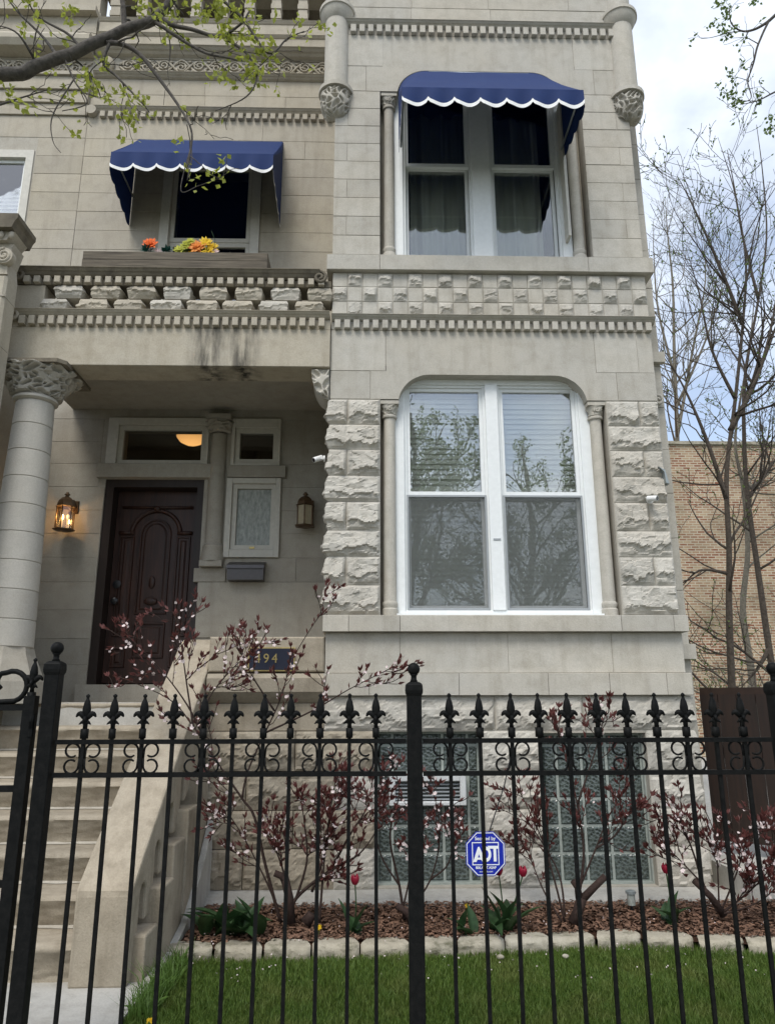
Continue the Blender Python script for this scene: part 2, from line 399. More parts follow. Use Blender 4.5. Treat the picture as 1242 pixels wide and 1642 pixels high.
def rock(parent, x0, x1, z0, z1, yf, proj, seed, mat='stone_rock', d=.06, left=False, right=False, res=.016, name='stone', under=.30, j=.003, back=False):
    """one rock-faced stone, front to -Y; left/right also carry the broken face round that corner"""
    x0 += j; x1 -= j; z0 += j; z1 -= j
    H = z1-z0; path = []
    if left:
        for k in range(4): path.append(((x0, yf+d-d*k/4), (-1, 0)))
    nx = max(5, int((x1-x0)/res)); nz = max(6, int(H/res))
    for k in range(nx+1):
        n = (0, -1)
        if left and k == 0: n = (-.7, -.7)
        if right and k == nx: n = (.7, -.7)
        path.append(((x0+(x1-x0)*k/nx, yf), n))
    if right:
        for k in range(1, 5): path.append(((x1, yf+d*k/4), (1, 0)))
    sv = Vector((seed*7.31, seed*3.17, seed*1.93)); m = MB(); NU = len(path)-1
    al = [0.]
    for a, b in zip(path, path[1:]): al.append(al[-1]+math.hypot(b[0][0]-a[0][0], b[0][1]-a[0][1]))
    L = al[-1]
    def fn(u, v):
        i = round(u*NU); (x, y), n = path[i]; s = al[i]; q = Vector((s*7, 0, 0))+sv
        b = min(.75, max(.12, under+.30*noise.noise(q)+.12*noise.noise(q*3.1)+.05*noise.noise(q*9)))
        if v > b: h = 1-.72*((v-b)/(1-b))**.9
        else: h = .10+.52*(v/b)**.7
        p3 = Vector((s*5, v*H*6, 0))+sv*1.7
        h *= .78+.42*noise.noise(p3)
        h += .12*(abs(noise.noise(p3*2.2))-.2)
        # chisel facets
        qv = Vector((s*10, v*H*17, 0))+sv; cp = noise.voronoi(qv)[1][0]; rv = noise.noise_vector(cp*31.7)
        h += .24*rv.x+.42*((qv.x-cp.x)*rv.y+(qv.y-cp.y)*(rv.z+.25))
        qv = Vector((s*27, v*H*38, 4))+sv; cp = noise.voronoi(qv)[1][0]; rv = noise.noise_vector(cp*31.7)
        h += .07*rv.x+.12*((qv.x-cp.x)*rv.y+(qv.y-cp.y)*rv.z)
        e = min(v*H, (1-v)*H)
        if not left or i > 4: e = min(e, (s if not left else 9))
        if not right: e = min(e, L-s)
        elif not left: e = min(e, s)
        if left and i <= 1: h *= .6
        h = max(0.02, h)*min(1, .1+e/.022)*proj if 1e-5 < v < 1-1e-5 else 0
        if (not left and i == 0) or (not right and i == NU): h = 0
        return (x+n[0]*h, y+n[1]*h, z0+H*v)
    m.grid(fn, NU, nz)
    # closed behind
    o = len(m.v); yb = yf+d+.004
    bot = [k for k in range(NU+1)]; top = [nz*(NU+1)+k for k in range(NU+1)]
    m.v += [(x0, yb, z0), (x1, yb, z0), (x1, yb, z1), (x0, yb, z1)]
    m.f += [tuple(bot[::-1])+(o, o+1), tuple(top)+(o+2, o+3),
            tuple([k*(NU+1) for k in range(nz+1)])+(o+3, o), tuple([k*(NU+1)+NU for k in range(nz, -1, -1)])+(o+1, o+2), (o+3, o+2, o+1, o)]
    return m.build(name, mat, parent)
def holes_wall(m, x0, x1, z0, z1, y0, y1, holes):
    xs = sorted({x0, x1, *[min(max(h[i], x0), x1) for h in holes for i in (0, 1)]}); zs = sorted({z0, z1, *[min(max(h[i], z0), z1) for h in holes for i in (2, 3)]})
    for a, b in zip(xs, xs[1:]):
        run = None
        for c, d in zip(zs, zs[1:]):
            mx_, mz_ = (a+b)/2, (c+d)/2
            if any(h[0] < mx_ < h[1] and h[2] < mz_ < h[3] for h in holes):
                if run is not None: m.box(a, b, y0, y1, run, c); run = None
            elif run is None: run = c
        if run is not None: m.box(a, b, y0, y1, run, z1)
def carved(fn, nu, nv, ku, kv, depth, seed=0):
    """displace a surface fn(u,v,h) with an interlaced strap pattern"""
    m = MB()
    def g(u, v):
        q = Vector((u*ku+.35*math.sin(v*kv*2.2), v*kv+.3*math.sin(u*ku*1.7), seed))
        d = noise.voronoi(q)[0]; e = d[1]-d[0]
        h = depth*(.5*math.cos(min(1, max(0, e-.07)/.26)*PI)+.5)
        h += depth*.6*(.5+.5*math.cos(min(1, d[0]/.16)*PI))
        ed = min(v, 1-v); h *= min(1, ed/.05)
        return fn(u, v, h)
    m.grid(g, nu, nv); return m
def spiral(cx, cz, r0, r1, turns, a0, sgn=1, n=28):
    return [(cx+(r0+(r1-r0)*t/n)*math.cos(a0+sgn*2*PI*turns*t/n), cz+(r0+(r1-r0)*t/n)*math.sin(a0+sgn*2*PI*turns*t/n)) for t in range(n+1)]
def dentils(parent, x0, x1, pitch, wd, z0, z1, yf, d, mat):
    m = MB().cbox(-wd/2, wd/2, 0, d, 0, z1-z0, .003).mesh('dentil', mat)
    n = int((x1-x0)/pitch); off = (x1-x0-n*pitch)/2
    for i in range(n+1): obj('dentil', m, parent, (x0+off+i*pitch, yf, z0))
def arc(cx, cz, r, a0, a1, n=10): return [(cx+r*math.cos(a0+(a1-a0)*i/n), cz+r*math.sin(a0+(a1-a0)*i/n)) for i in range(n+1)]
# ------------------------------------------------------------ the greystone house
rng = random.Random(11)
YB, YW = 5.80, 7.30                        # face of the projecting bay, face of the recessed wall behind porch and balcony
XL, XR = -.34, 2.435
house = thing('greystone_house', (.5, 6.5, 0), 'pale limestone greystone house with projecting window bay, porch and stone balcony', 'house')
W1 = (.235, 1.835, 2.10, 4.14); W2 = (.245, 1.80, 5.29, 7.30)
BW = [(.05, .84, .16, 1.23), (1.297, 2.085, .155, 1.215)]
DOOR = (-2.69, -1.69, 1.45, 3.66); TRN = (-2.60, -1.74, 3.84, 4.26); SMW = (-1.38, -.98, 3.85, 4.25); CSW = (-1.41, -.95, 2.90, 3.62); UPW = (-2.25, -1.36, 5.7, 7.45)
m = MB(); holes_wall(m, XL+.012, XR-.012, -.3, 9.6, YB+.0055, YB+.3, [(W1[0]-.15, W1[1]+.15, W1[2]-.02, W1[3]+.08), (W2[0]-.17, W2[1]+.19, W2[2]-.05, W2[3]+.08), *BW]); m.build('wall', 'mortar', house)
MB().box(XL+.012, XL+.3, YB+.302, 12, -.3, 9.6).build('wall', 'stone_porch', house)
m = MB(); holes_wall(m, -3.30, XL+.01, 1.2, 9.05, YW+.0055, YW+.3, [DOOR, TRN, SMW, CSW, UPW]); m.build('wall', 'mortar', house)
MB().box(XR-.012, XR+.20, 6.16, 12, -.3, 9.6).build('wall', 'stone_bay', house)
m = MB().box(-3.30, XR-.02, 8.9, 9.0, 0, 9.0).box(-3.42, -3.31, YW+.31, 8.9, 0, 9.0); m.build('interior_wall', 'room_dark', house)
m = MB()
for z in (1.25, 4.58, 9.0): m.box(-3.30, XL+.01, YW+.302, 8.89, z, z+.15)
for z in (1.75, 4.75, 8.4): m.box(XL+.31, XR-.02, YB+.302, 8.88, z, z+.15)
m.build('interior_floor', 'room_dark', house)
# --- basement: rock-faced stones round two glass-block windows
sd_ = 0
zs = [.15, .42, .68, .95, 1.235, 1.49]
for i, (z0, z1) in enumerate(zip(zs, zs[1:])):
    if i < 4: spans = [(-1.22, -.55), (-.55, .05)] if i % 2 else [(-1.22, -.9), (-.9, -.25), (-.25, .05)]
    else: spans = [(-.34, .3), (.3, .95), (.95, 1.62), (1.62, 2.46)]
    if i < 4: spans += [(.84, 1.297), (2.085, 2.46)]
    for a, b in spans:
        sd_ += 1; tan = b < .06 and i < 4
        rock(house, a, b, z0, z1, YB+.002, .042, 100+sd_, 'stone_stair' if (tan and a < -.5) else 'stone_rock', right=(b > 2.4))
# curb along the foot of the wall
m = MB().prism([(5.60, -.1), (5.60, .10), (5.62, .13), (5.81, .15), (5.81, -.1)], -1.2, XR+.02, 'X'); m.build('foundation_curb', 'concrete', house)
# --- water table, smooth band, sill
def band(xs, z0, z1, yf, mat, prof=None, name='stone', d=.2):
    for a, b in zip(xs, xs[1:]): ash(house, a, b, z0, z1, yf, mat, d, name=name)
band([-.35, .0, .68, 1.36, 1.83, 2.27, 2.465], 1.49, 1.655, YB-.045, 'stone_bay')
band([-.34, .235, 1.07, 1.88, 2.44], 1.657, 1.965, YB, 'stone_bay')
band([-.36, -.16, .235, 1.95, 2.36, 2.475], 1.967, 2.095, YB-.065, 'stone_bay', name='sill_stone', d=.36)
# --- lower piers: rock faced
pz = [2.107, 2.337, 2.566, 2.78, 3.018, 3.24, 3.466, 3.685, 3.909]
for i, (z0, z1) in enumerate(zip(pz, pz[1:])):
    if i % 2: rl = [(-.34, -.19), (-.19, .085)]; rr = [(1.99, 2.27), (2.27, 2.435)]
    else: rl = [(-.34, .085)]; rr = [(1.99, 2.435)]
    for k, (a, b) in enumerate(rl): rock(house, a, b, z0, z1, YB+.002, .056, 10+i*3+k, left=(k == 0), res=.0105)
    for k, (a, b) in enumerate(rr): rock(house, a, b, z0, z1, YB+.002, .05, 50+i*3+k, res=.0105)
# --- lintel courses with rounded window corners
def lintel(x0, x1, r, zt, zl, zmid, ztop, xa, xb, xc, xd, yf):
    """opening x0..x1 with top zt; stone widens from (xb..xc) above zmid to (xa..xd) below"""
    p = [(xa, zl), (x0, zl)]
    p += [(q[0], q[1]) for q in arc(x0+r, zt-r, r, PI-math.asin(max(0, (zl-zt+r)/r)), PI/2, 12)]
    p += arc(x1-r, zt-r, r, PI/2, math.asin(max(0, (zl-zt+r)/r)), 12)
    p += [(x1, zl), (xd, zl), (xd, zmid), (xc, zmid), (xc, ztop), (xb, ztop), (xb, zmid), (xa, zmid)]
    q = [p[0]]
    for a in p[1:]:
        if math.hypot(a[0]-q[-1][0], a[1]-q[-1][1]) > 1e-4: q.append(a)
    MB().prism(q, yf, yf+.27, 'Y').build('lintel', 'stone_bay', house)
lintel(W1[0], W1[1], .27, 4.14, 3.914, 4.17, 4.548, .003, .133, 1.927, 2.097, YB)
ash(house, -.34, 0, 3.912, 4.17, YB); ash(house, 2.10, 2.435, 3.912, 4.17, YB)
ash(house, -.34, .13, 4.17, 4.55, YB); ash(house, 1.93, 2.30, 4.17, 4.55, YB); ash(house, 2.30, 2.435, 4.17, 4.55, YB)
uz = [5.292, 5.487, 5.682, 5.877, 6.072, 6.267, 6.462, 6.657, 6.852, 7.05]
for i, (z0, z1) in enumerate(zip(uz, uz[1:])):
    if i % 2: L = [(-.34, -.22), (-.22, .083)]; Q = [(1.985, 2.31), (2.31, 2.435)]
    else: L = [(-.34, .083)]; Q = [(1.985, 2.435)]
    for a, b in L+Q: ash(house, a, b, z0, z1, YB)
lintel(W2[0], W2[1], .28, 7.30, 7.054, 7.34, 7.708, -.047, .107, 1.947, 2.127, YB)
ash(house, -.34, -.05, 7.052, 7.34, YB); ash(house, 2.13, 2.435, 7.052, 7.34, YB)
ash(house, -.34, .11, 7.34, 7.71, YB); ash(house, 1.95, 2.435, 7.34, 7.71, YB)
# --- dentil cornices, checker band, upper sill
def moulding(x0, x1, z0, z1, yf, out, mat, d=.1, name='moulding', steps=3):
    """horizontal moulding, profile stepping outwards to the top"""
    p = [(yf+d, z0), (yf, z0)]
    for i in range(steps):
        z = z0+(z1-z0)*(i+.35)/steps; o = out*(i+1)/steps; p += [(yf-o+out/steps*.45, z), (yf-o, z+(z1-z0)*.1)]
    p += [(yf-out, z1-.004), (yf-out+.006, z1), (yf+d, z1)]
    return MB().prism(p, x0, x1, 'X').build(name, mat, house)
moulding(-.335, 2.47, 4.632, 4.682, YB, .06, 'stone_bay'); ash(house, XL, XR, 4.552, 4.63, YB+.002, 'stone_bay', name='frieze_band')
dentils(house, XL+.03, XR, .0815, .05, 4.552, 4.63, YB-.042, .06, 'stone_bay')
cz = [4.686, 4.828, 4.97, 5.108]; CN = 21; cw = (2.435+.335)/CN
for r_ in range(3):
    for c_ in range(CN):
        a, b = -.335+c_*cw, -.335+(c_+1)*cw
        if (c_+r_) % 2: rock(house, a, b, cz[2-r_], cz[3-r_], YB+.001, .042, 200+c_*3+r_, res=.011, under=.4)
        else: ash(house, a, b, cz[2-r_], cz[3-r_], YB+.001, j=.003)
band([-.385, .08, 1.92, 2.50], 5.112, 5.262, YB-.05, 'stone_bay', name='sill_stone', d=.33)
moulding(-.335, 2.435, 7.80, 7.855, YB, .06, 'stone_bay'); ash(house, XL, XR, 7.712, 7.798, YB+.002, 'stone_bay', name='frieze_band')
dentils(house, XL+.16, XR-.1, .0835, .052, 7.712, 7.798, YB-.042, .06, 'stone_bay')
courses(house, XL, XR, [7.857, 8.05, 8.24, 8.43, 8.62], YB, 'stone_bay', rng, (), .5, 1.0)
# --- colonnettes beside the bay windows
def colonnette(xc, z0, z1, rad, y, mat='stone_bay', cap=.14, base=.12):
    c = MB().lathe([(rad, z0+base), (rad*.97, (z0+z1)/2), (rad*.93, z1-cap)], xc, y, 20).build('column', mat, house, 50)
    MB().lathe([(rad*1.25, z0), (rad*1.25, z0+base*.45), (rad*1.05, z0+base*.55), (rad*1.2, z0+base*.75), (rad*1.2, z0+base*.88), (rad, z0+base)], xc, y, 20).build('base', mat, c, 40)
    f = lambda u, v, h: (xc+(rad*(1.0+.45*v**1.6)+h)*math.cos(-PI+PI*u), y+(rad*(1.0+.45*v**1.6)+h)*math.sin(-PI+PI*u)*1.0, z1-cap+.02+(cap-.055)*v)
    MB().lathe([(rad*1.15, z1-cap-.006), (rad*1.28, z1-cap+.006), (rad*1.15, z1-cap+.02)], xc, y, 20).build('neck_ring', mat, c, 60)
    k = carved(f, 44, 16, 4.2, 1.7, .012, xc*3)
    # the little volute in the middle of the bell
    sp_ = spiral(xc, z1-cap*.52, .004, .026, 1.6, 0)
    k.tube([(p[0], y-rad*1.38, p[1]) for p in sp_], .0055, 5); k.build('capital', mat, c, 60)
    MB().box(xc-rad*1.5, xc+rad*1.5, y-rad*1.5, y+rad*1.5, z1-.035, z1-.003).build('abacus', mat, c)
for xc in (.162, 1.915): colonnette(xc, 2.098, 3.91, .052, YB+.085)
for xc in (.166, 1.892): colonnette(xc, 5.288, 7.05, .05, YB+.085)
# recess cheeks behind the colonnettes
m = MB()
for a, b, z0, z1 in ((.09, .232, 2.1, 3.908), (1.84, 1.985, 2.1, 3.908), (.088, .243, 5.29, 7.048), (1.804, 1.98, 5.29, 7.048)): MB().box(a, b, YB+.155, YB+.28, z0, z1).build('jamb_stone', 'stone_wall', house)
pass
# --- corner turrets with carved corbels
for xc in (-.335, 2.44):
    y = YB+.03; r_ = .115
    t = MB().lathe([(r_, 7.06), (r_, 7.85), (r_*1.12, 7.865), (r_*1.35, 7.92), (r_*1.42, 7.955), (r_*1.52, 7.96), (r_*1.52, 7.995), (r_, 8.01), (r_, 9.3)], xc, y, 28).build('turret', 'stone_bay', house, 40)
    MB().lathe([(r_*1.05, 7.005), (r_*1.42, 7.01), (r_*1.42, 7.05), (r_, 7.06)], xc, y, 28).build('ring', 'stone_bay', t, 40)
    pf = lambda v: r_*1.08*math.sqrt(max(0.02, 1-(1-v)**3.2))
    MB().lathe([(pf(k/10)*.93, 6.74+.27*k/10) for k in range(11)], xc, y, 24).build('corbel_core', 'stone_wall', t, True)
    carved(lambda u, v, h: (xc+(pf(v)*.93+h)*math.cos(-1.25*PI+1.5*PI*u), y+(pf(v)*.93+h)*math.sin(-1.25*PI+1.5*PI*u), 6.74+.27*v), 120, 60, 11, 4.6, .032, xc).build('corbel', 'stone_bay', t, True)
# --- setback wall strip right of the bay
for k, z in enumerate([.15, .6, 1.05, 1.5, 1.9, 2.35, 2.8, 3.2, 3.6, 4.0, 4.4, 4.8, 5.2, 5.6, 6.0, 6.4, 6.8, 7.2, 7.6]):
    ash(house, XR-.005, XR+.205, z, z+(.45 if z < 1.5 or 1.9 <= z < 2.8 else .4), 6.15, 'stone_bay', .05)
for z0, z1 in ((1.78, 1.9), (4.42, 4.52)): MB().box(XR, XR+.23, 6.09, 6.15, z0, z1).build('string_course', 'stone_bay', house)
MB().tube([(p[0], 6.1, p[1]) for p in spiral(XR+.13, 4.05, .01, .06, 1.7, 0)], .014, 6).build('volute', 'stone_bay', house, True)
# ------------------------------------------------------------ porch and balcony
YP = 5.76; PX0, PX1 = -3.10, XL
# beam
MB().cbox(PX0+.02, PX1-.003, YP, YP+.30, 4.185, 4.532, .004).build('porch_beam', 'stone_stained', house)
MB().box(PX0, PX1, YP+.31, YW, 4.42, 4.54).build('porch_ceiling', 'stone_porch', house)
ash(house, PX0+.02, PX1-.003, 4.534, 4.625, YP+.008, 'stone_stained', .2, name='frieze_band')
dentils(house, PX0+.12, PX1-.04, .0815, .05, 4.545, 4.622, YP-.04, .06, 'stone_wall')
def rail(x0, x1, z0, z1, yf, out, mat, ends):
    o = moulding(x0, x1, z0, z1, yf, out, mat, .22, 'rail')
    for e in ends:
        s_ = -1 if e == 0 else 1; xe = x0 if e == 0 else x1
        p = spiral(xe, z0+.005, .058, .010, 1.55, PI/2, -s_ if e == 0 else -s_)
        MB().tube([(q[0], yf-out*.55, q[1]) for q in p], [.015]*len(p), 8).build('volute', mat, o, True)
        MB().prism([(xe+.048*math.cos(a*PI/10), z0+.005+.048*math.sin(a*PI/10)) for a in range(20)], yf-out*.45, yf+.1, 'Y').build('volute_disc', mat, o)
rail(PX0+.08, PX1-.01, 4.627, 4.683, YP, .055, 'stone_wall', (0,))
# pierced parapet of rough stones
MB().cbox(PX0+.02, -2.80, YP+.01, YP+.22, 4.686, 4.935, .006).build('end_block', 'stone_wall', house)
for r_, (z0, z1, n0) in enumerate(((4.686, 4.808, 0), (4.812, 4.938, 1))):
    x = -2.80 if r_ == 0 else -2.70
    k = 0
    while x < PX1-.05:
        wd = .19 if (r_ == 0 and k == 0) else .222+rng.uniform(-.014, .014)
        e = min(x+wd, PX1-.006)
        rock(house, x, e, z0, z1, YP+.012, .04, 300+r_*20+k, 'stone_wall' if k % 3 else 'stone_rock', d=.17, left=True, right=True, res=.011, under=.5, name='baluster_stone'); x += .309; k += 1
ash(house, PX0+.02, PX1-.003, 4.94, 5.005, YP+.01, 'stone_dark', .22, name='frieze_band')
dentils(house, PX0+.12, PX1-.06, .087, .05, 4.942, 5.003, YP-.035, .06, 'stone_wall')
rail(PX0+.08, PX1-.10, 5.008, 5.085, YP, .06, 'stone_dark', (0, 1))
MB().box(PX0+.02, PX1-.01, YP+.30, YW, 4.545, 4.60).build('balcony_floor', 'concrete', house)
# carved bracket at the right end of the beam
brk = [(-.498, 4.182), (-.345, 4.182), (-.345, 3.905)]+[(-.345-.155*math.sin(a), 3.905+.277*(1-math.cos(a))) for a in [PI/2*k/10 for k in range(1, 10)]]
b_ = MB().prism(brk, YP+.04, YP+.30, 'Y').build('bracket', 'stone_bay', house)
def brf(u, v, h):
    xl = -.345-.153*math.sin(math.acos(max(-1, min(1, 1-(v)))))
    return (xl+(-.35-xl)*u, YP+.038-h, 3.915+.262*v)
carved(brf, 30, 40, 2.0, 3.2, .032, 4.4).build('bracket_carving', 'stone_bay', b_, True)
# --- porch column with carved capital
CX, CY = -2.835, 5.93
prof = lambda z: .205-.055*((z-1.85)/2.1)**1.1
dz = [1.86, 2.07, 2.30, 2.53, 2.76, 2.99, 3.22, 3.45, 3.68, 3.89]
colm = MB().lathe([(prof(z)-.006, z) for z in (1.86, 2.5, 3.2, 3.92)], CX, CY, 32).build('porch_column', 'mortar', house, 40)
for a, b in zip(dz, dz[1:]):
    MB().lathe([(prof(a)-.004, a+.002), (prof(a), a+.006), (prof((a+b)/2), (a+b)/2), (prof(b), b-.006), (prof(b)-.004, b-.002)], CX, CY, 40).build('drum', 'stone_column', colm, 40)
MB().lathe([(.155, 3.895), (.178, 3.91), (.178, 3.93), (.158, 3.945)], CX, CY, 40).build('neck_ring', 'stone_column', colm, 50)
cpr = lambda v: .155+.14*v**1.5
def cpf(u, v, h):
    a = -1.35*PI+1.7*PI*u; sq = 1+(.11*v*v)*(abs(math.sin(2*a)))
    r = (cpr(v)+h)*sq; return (CX+r*math.cos(a), CY+r*math.sin(a), 3.945+.215*v)
carved(cpf, 230, 64, 18, 5.6, .05, 2.0).build('capital', 'stone_column', colm, True)
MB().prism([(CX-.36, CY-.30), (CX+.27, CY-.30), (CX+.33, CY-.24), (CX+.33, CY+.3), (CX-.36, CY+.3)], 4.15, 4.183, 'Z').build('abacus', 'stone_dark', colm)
MB().lathe([(.33, 1.44), (.31, 1.60), (.26, 1.72), (.225, 1.80), (.207, 1.86)], CX, CY, 8, PI/8, 2*PI+PI/8).build('column_base', 'stone_porch', colm)
# --- recessed porch wall
pzs = [1.45, 1.80, 2.05, 2.325, 2.60, 2.845, 3.09, 3.33, 3.575, 3.82, 4.06, 4.31, 4.62]
bigholes = [(-2.69, -1.69, 1.45, 3.66), (-2.76, -1.60, 3.66, 4.33), (-1.70, -1.42, 2.74, 4.34), (-1.46, -.90, 2.84, 4.33)]
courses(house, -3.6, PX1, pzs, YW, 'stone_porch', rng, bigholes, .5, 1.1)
MB().box(-1.688, XL, YW-.012, YW-.0005, 2.06, 2.598).build('base_course', 'stone_porch', house)
ash(house, -2.77, -1.60, 3.665, 3.815, YW-.05, 'stone_porch', .2, name='lintel')
ash(house, -1.45, -.86, 3.672, 3.80, YW-.05, 'stone_porch', .2, name='lintel')
# filler stones between the openings
ash(house, -1.735, -1.42, 2.60, 2.74, YW-.02, 'stone_porch')
MB().box(-1.70, -1.42, YW+.03, YW+.08, 2.74, 4.33).build('jamb_stone', 'stone_porch', house)
cc = MB().lathe([(.085, 2.98), (.082, 3.5), (.078, 4.14)], -1.56, YW+.0, 20, -PI, 0).build('column', 'stone_porch', house, 50)
MB().box(-1.67, -1.45, YW-.10, YW+.03, 2.745, 2.80).lathe([(.115, 2.80), (.115, 2.86), (.10, 2.92), (.11, 2.95), (.085, 2.985)], -1.56, YW, 20, -PI, 0).build('base', 'stone_porch', cc, 40)
carved(lambda u, v, h: (-1.56+(.085+.035*v+h)*math.cos(-PI+PI*u)*1.1, YW+(.085+.035*v+h)*math.sin(-PI+PI*u), 4.15+.13*v), 60, 24, 5, 2.2, .026, 9).build('capital', 'stone_porch', cc, True)
MB().box(-1.69, -1.43, YW-.13, YW+.03, 4.283, 4.33).build('abacus', 'stone_porch', cc)
# party wall at the left of the porch
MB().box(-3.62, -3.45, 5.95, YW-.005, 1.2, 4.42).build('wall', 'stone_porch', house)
# --- windows
def pane(parent, x0, x1, z0, z1, y, mat='glass'):
    return MB().box(x0, x1, y, y+.006, z0, z1).build('pane', mat, parent)
def rect_frame(m, x0, x1, z0, z1, y0, y1, wl, wr=None, wt=None, wb=None):
    wr = wl if wr is None else wr; wt = wl if wt is None else wt; wb = wl if wb is None else wb
    m.box(x0, x0+wl, y0, y1, z0, z1).box(x1-wr, x1, y0, y1, z0, z1)
    m.box(x0+wl, x1-wr, y0, y1, z1-wt, z1).box(x0+wl, x1-wr, y0, y1, z0, z0+wb); return m
def dh(x0, x1, z0, z1, y, zm, cas, mull, head, mat, screen, gm, name='window', sillw=.05):
    m = MB(); rect_frame(m, x0, x1, z0, z1, y, y+.13, cas, cas, head, sillw)
    nu = 2 if mull else 1; uw = (x1-x0-2*cas-(mull if nu == 2 else 0))/nu
    if nu == 2: m.box(x0+cas+uw, x1-cas-uw, y-.012, y+.13, z0+sillw, z1-head)
    win = m.build(name, mat, house); b = win.modifiers.new('bevel', 'BEVEL'); b.width = .004; b.segments = 2
    for k in range(nu):
        a = x0+cas+k*(uw+mull); e = a+uw; t, s_ = z1-head, z0+sillw
        MB().box(a, a+.022, y+.02, y+.05, s_, t).box(e-.022, e, y+.02, y+.05, s_, t).box(a+.022, e-.022, y+.02, y+.05, t-.022, t).build('track', mat, win)
        a += .0225; e -= .0225
        rect_frame(MB(), a, e, zm, t-.023, y+.035, y+.07, .028, None, .03, .034).build('sash', mat, win); pane(win, a+.028, e-.028, zm+.034, t-.053, y+.052, gm)
        rect_frame(MB(), a, e, s_+.001, zm+.02, y+.072, y+.107, .03, None, .034, .045).build('sash', mat, win); pane(win, a+.03, e-.03, s_+.046, zm-.014, y+.088, gm)
        if screen:
            rect_frame(MB(), a-.006, e+.006, s_+.004, zm-.002, y+.012, y+.028, .016).build('screen_frame', 'ac_grille', win)
            MB().box(a+.010, e-.010, y+.019, y+.021, s_+.020, zm-.018).build('insect_screen', 'insect_screen', win)
    return win, uw
win1, uw = dh(W1[0]-.04, W1[1]+.04, W1[2], 4.20, YB+.10, 3.11, .092, .105, .105, 'white_paint', True, 'glass')
sl = MB().add([(-.36, -.010, -.0265), (.36, -.010, -.0265), (.36, .010, .0265), (-.36, .010, .0265)], [(0, 1, 2, 3)]).mesh('blind_slat', 'blind_white')
for k in range(2):
    xc = (W1[0]+.085+uw/2) if k == 0 else (W1[1]-.085-uw/2)
    for i in range(41): obj('blind_slat', sl, win1, (xc, YB+.232+rng.uniform(-.0015, .0015), 2.2+i*.046))
    MB().box(xc-.34, xc+.34, YB+.205, YB+.215, 3.12, 3.20).build('blind_rail', 'blind_white', win1)
MB().box(W1[0]-.02, W1[1]+.02, YB+.04, YB+.101, 2.096, 2.118).build('sill', 'white_paint', win1)
MB().box(1.005, 1.065, YB+.083, YB+.088, 2.72, 2.735).build('label_plate', 'ac_grille', win1)
win2, uw2 = dh(W2[0]-.04, W2[1]+.04, W2[2], 7.36, YB+.10, 6.33, .092, .175, .14, 'white_paint', False, 'glass_dim')
cu = MB().grid(lambda u, v: (.38+1.28*u, YB+.42+.035*math.sin(u*46)+.012*math.sin(u*117+1), 5.3+1.85*v), 170, 4).build('curtain', 'blind_white', win2, True)
MB().box(1.775, 1.80, YB-.02, YB+.10, 5.5, 6.95).build('downspout_strip', 'cream_paint', win2)
# cream painted porch windows
def casing(x0, x1, z0, z1, gx0, gx1, gz0, gz1, gm, name='window'):
    m = MB(); rect_frame(m, x0, x1, z0, z1, YW-.035, YW+.10, gx0-x0-.05, x1-gx1-.05, z1-gz1-.05, gz0-z0-.05)
    wv = m.build(name, 'cream_paint', house); b = wv.modifiers.new('bevel', 'BEVEL'); b.width = .005; b.segments = 2
    rect_frame(MB(), gx0-.048, gx1+.048, gz0-.048, gz1+.048, YW-.005, YW+.05, .046).build('sash', 'cream_paint', wv)
    MB().box(gx0, gx1, YW+.025, YW+.031, gz0, gz1).build('pane', gm, wv); return wv
casing(-2.70, -1.665, 3.818, 4.315, -2.545, -1.745, 3.865, 4.19, 'glass_dim', 'transom_window')
casing(-1.43, -.925, 3.803, 4.315, -1.345, -1.005, 3.88, 4.165, 'glass_dim')
cw_ = casing(-1.455, -.905, 2.845, 3.668, -1.345, -1.005, 2.975, 3.56, 'frosted_glass')
MB().box(-1.20, -1.15, YW-.02, YW-.006, 2.935, 2.955).build('latch', 'brass', cw_)
# --- front door
dr = MB().box(DOOR[0], DOOR[0]+.085, YW+.02, YW+.26, 1.62, 3.66).box(DOOR[1]-.07, DOOR[1], YW+.02, YW+.26, 1.62, 3.66).box(DOOR[0]+.085, DOOR[1]-.07, YW+.02, YW+.26, 3.58, 3.66).build('door_frame', 'door_jamb', house)
DX0, DX1, DZ0, DZ1, DY = DOOR[0]+.09, DOOR[1]-.075, 1.635, 3.575, YW+.16
MB().box(DX0, DX1, DY, DY+.045, DZ0, DZ1).build('door', 'door_wood', house)
dd = bpy.data.objects['door']
def dpanel(x0, x1, z0, z1, arch_=0):
    o = [(x0, z0), (x1, z0)]+(arc((x0+x1)/2, z1-(x1-x0)/2, (x1-x0)/2, 0, PI, 14) if arch_ else [(x1, z1), (x0, z1)])
    n = len(o); cxm = (x0+x1)/2; czm = (z0+z1)/2
    def ins(k): return [(cxm+(x-cxm)*(1-k/((x1-x0)/2)), czm+(z-czm)*(1-k/((z1-z0)/2))) for x, z in o]
    v = []
    for k, y in ((0, 0), (.008, -.016), (.018, -.016), (.026, .003), (.04, .003), (.06, -.012)): v += [(x, DY+y, z) for x, z in ins(k)]
    f = [(r*n+i, r*n+(i+1) % n, (r+1)*n+(i+1) % n, (r+1)*n+i) for r in range(5) for i in range(n)]+[tuple(range(5*n, 6*n))]
    MB().add(v, f).build('panel', 'door_wood', dd)
cxd = (DX0+DX1)/2
dpanel(cxd-.16, cxd+.16, 2.30, 3.28, 1); dpanel(cxd-.16, cxd+.16, 1.87, 2.22)
for s_ in (-1, 1):
    dpanel(*sorted((cxd+s_*.21, cxd+s_*.36)), 2.08, 3.10); dpanel(*sorted((cxd+s_*.21, cxd+s_*.36)), 1.78, 1.98)
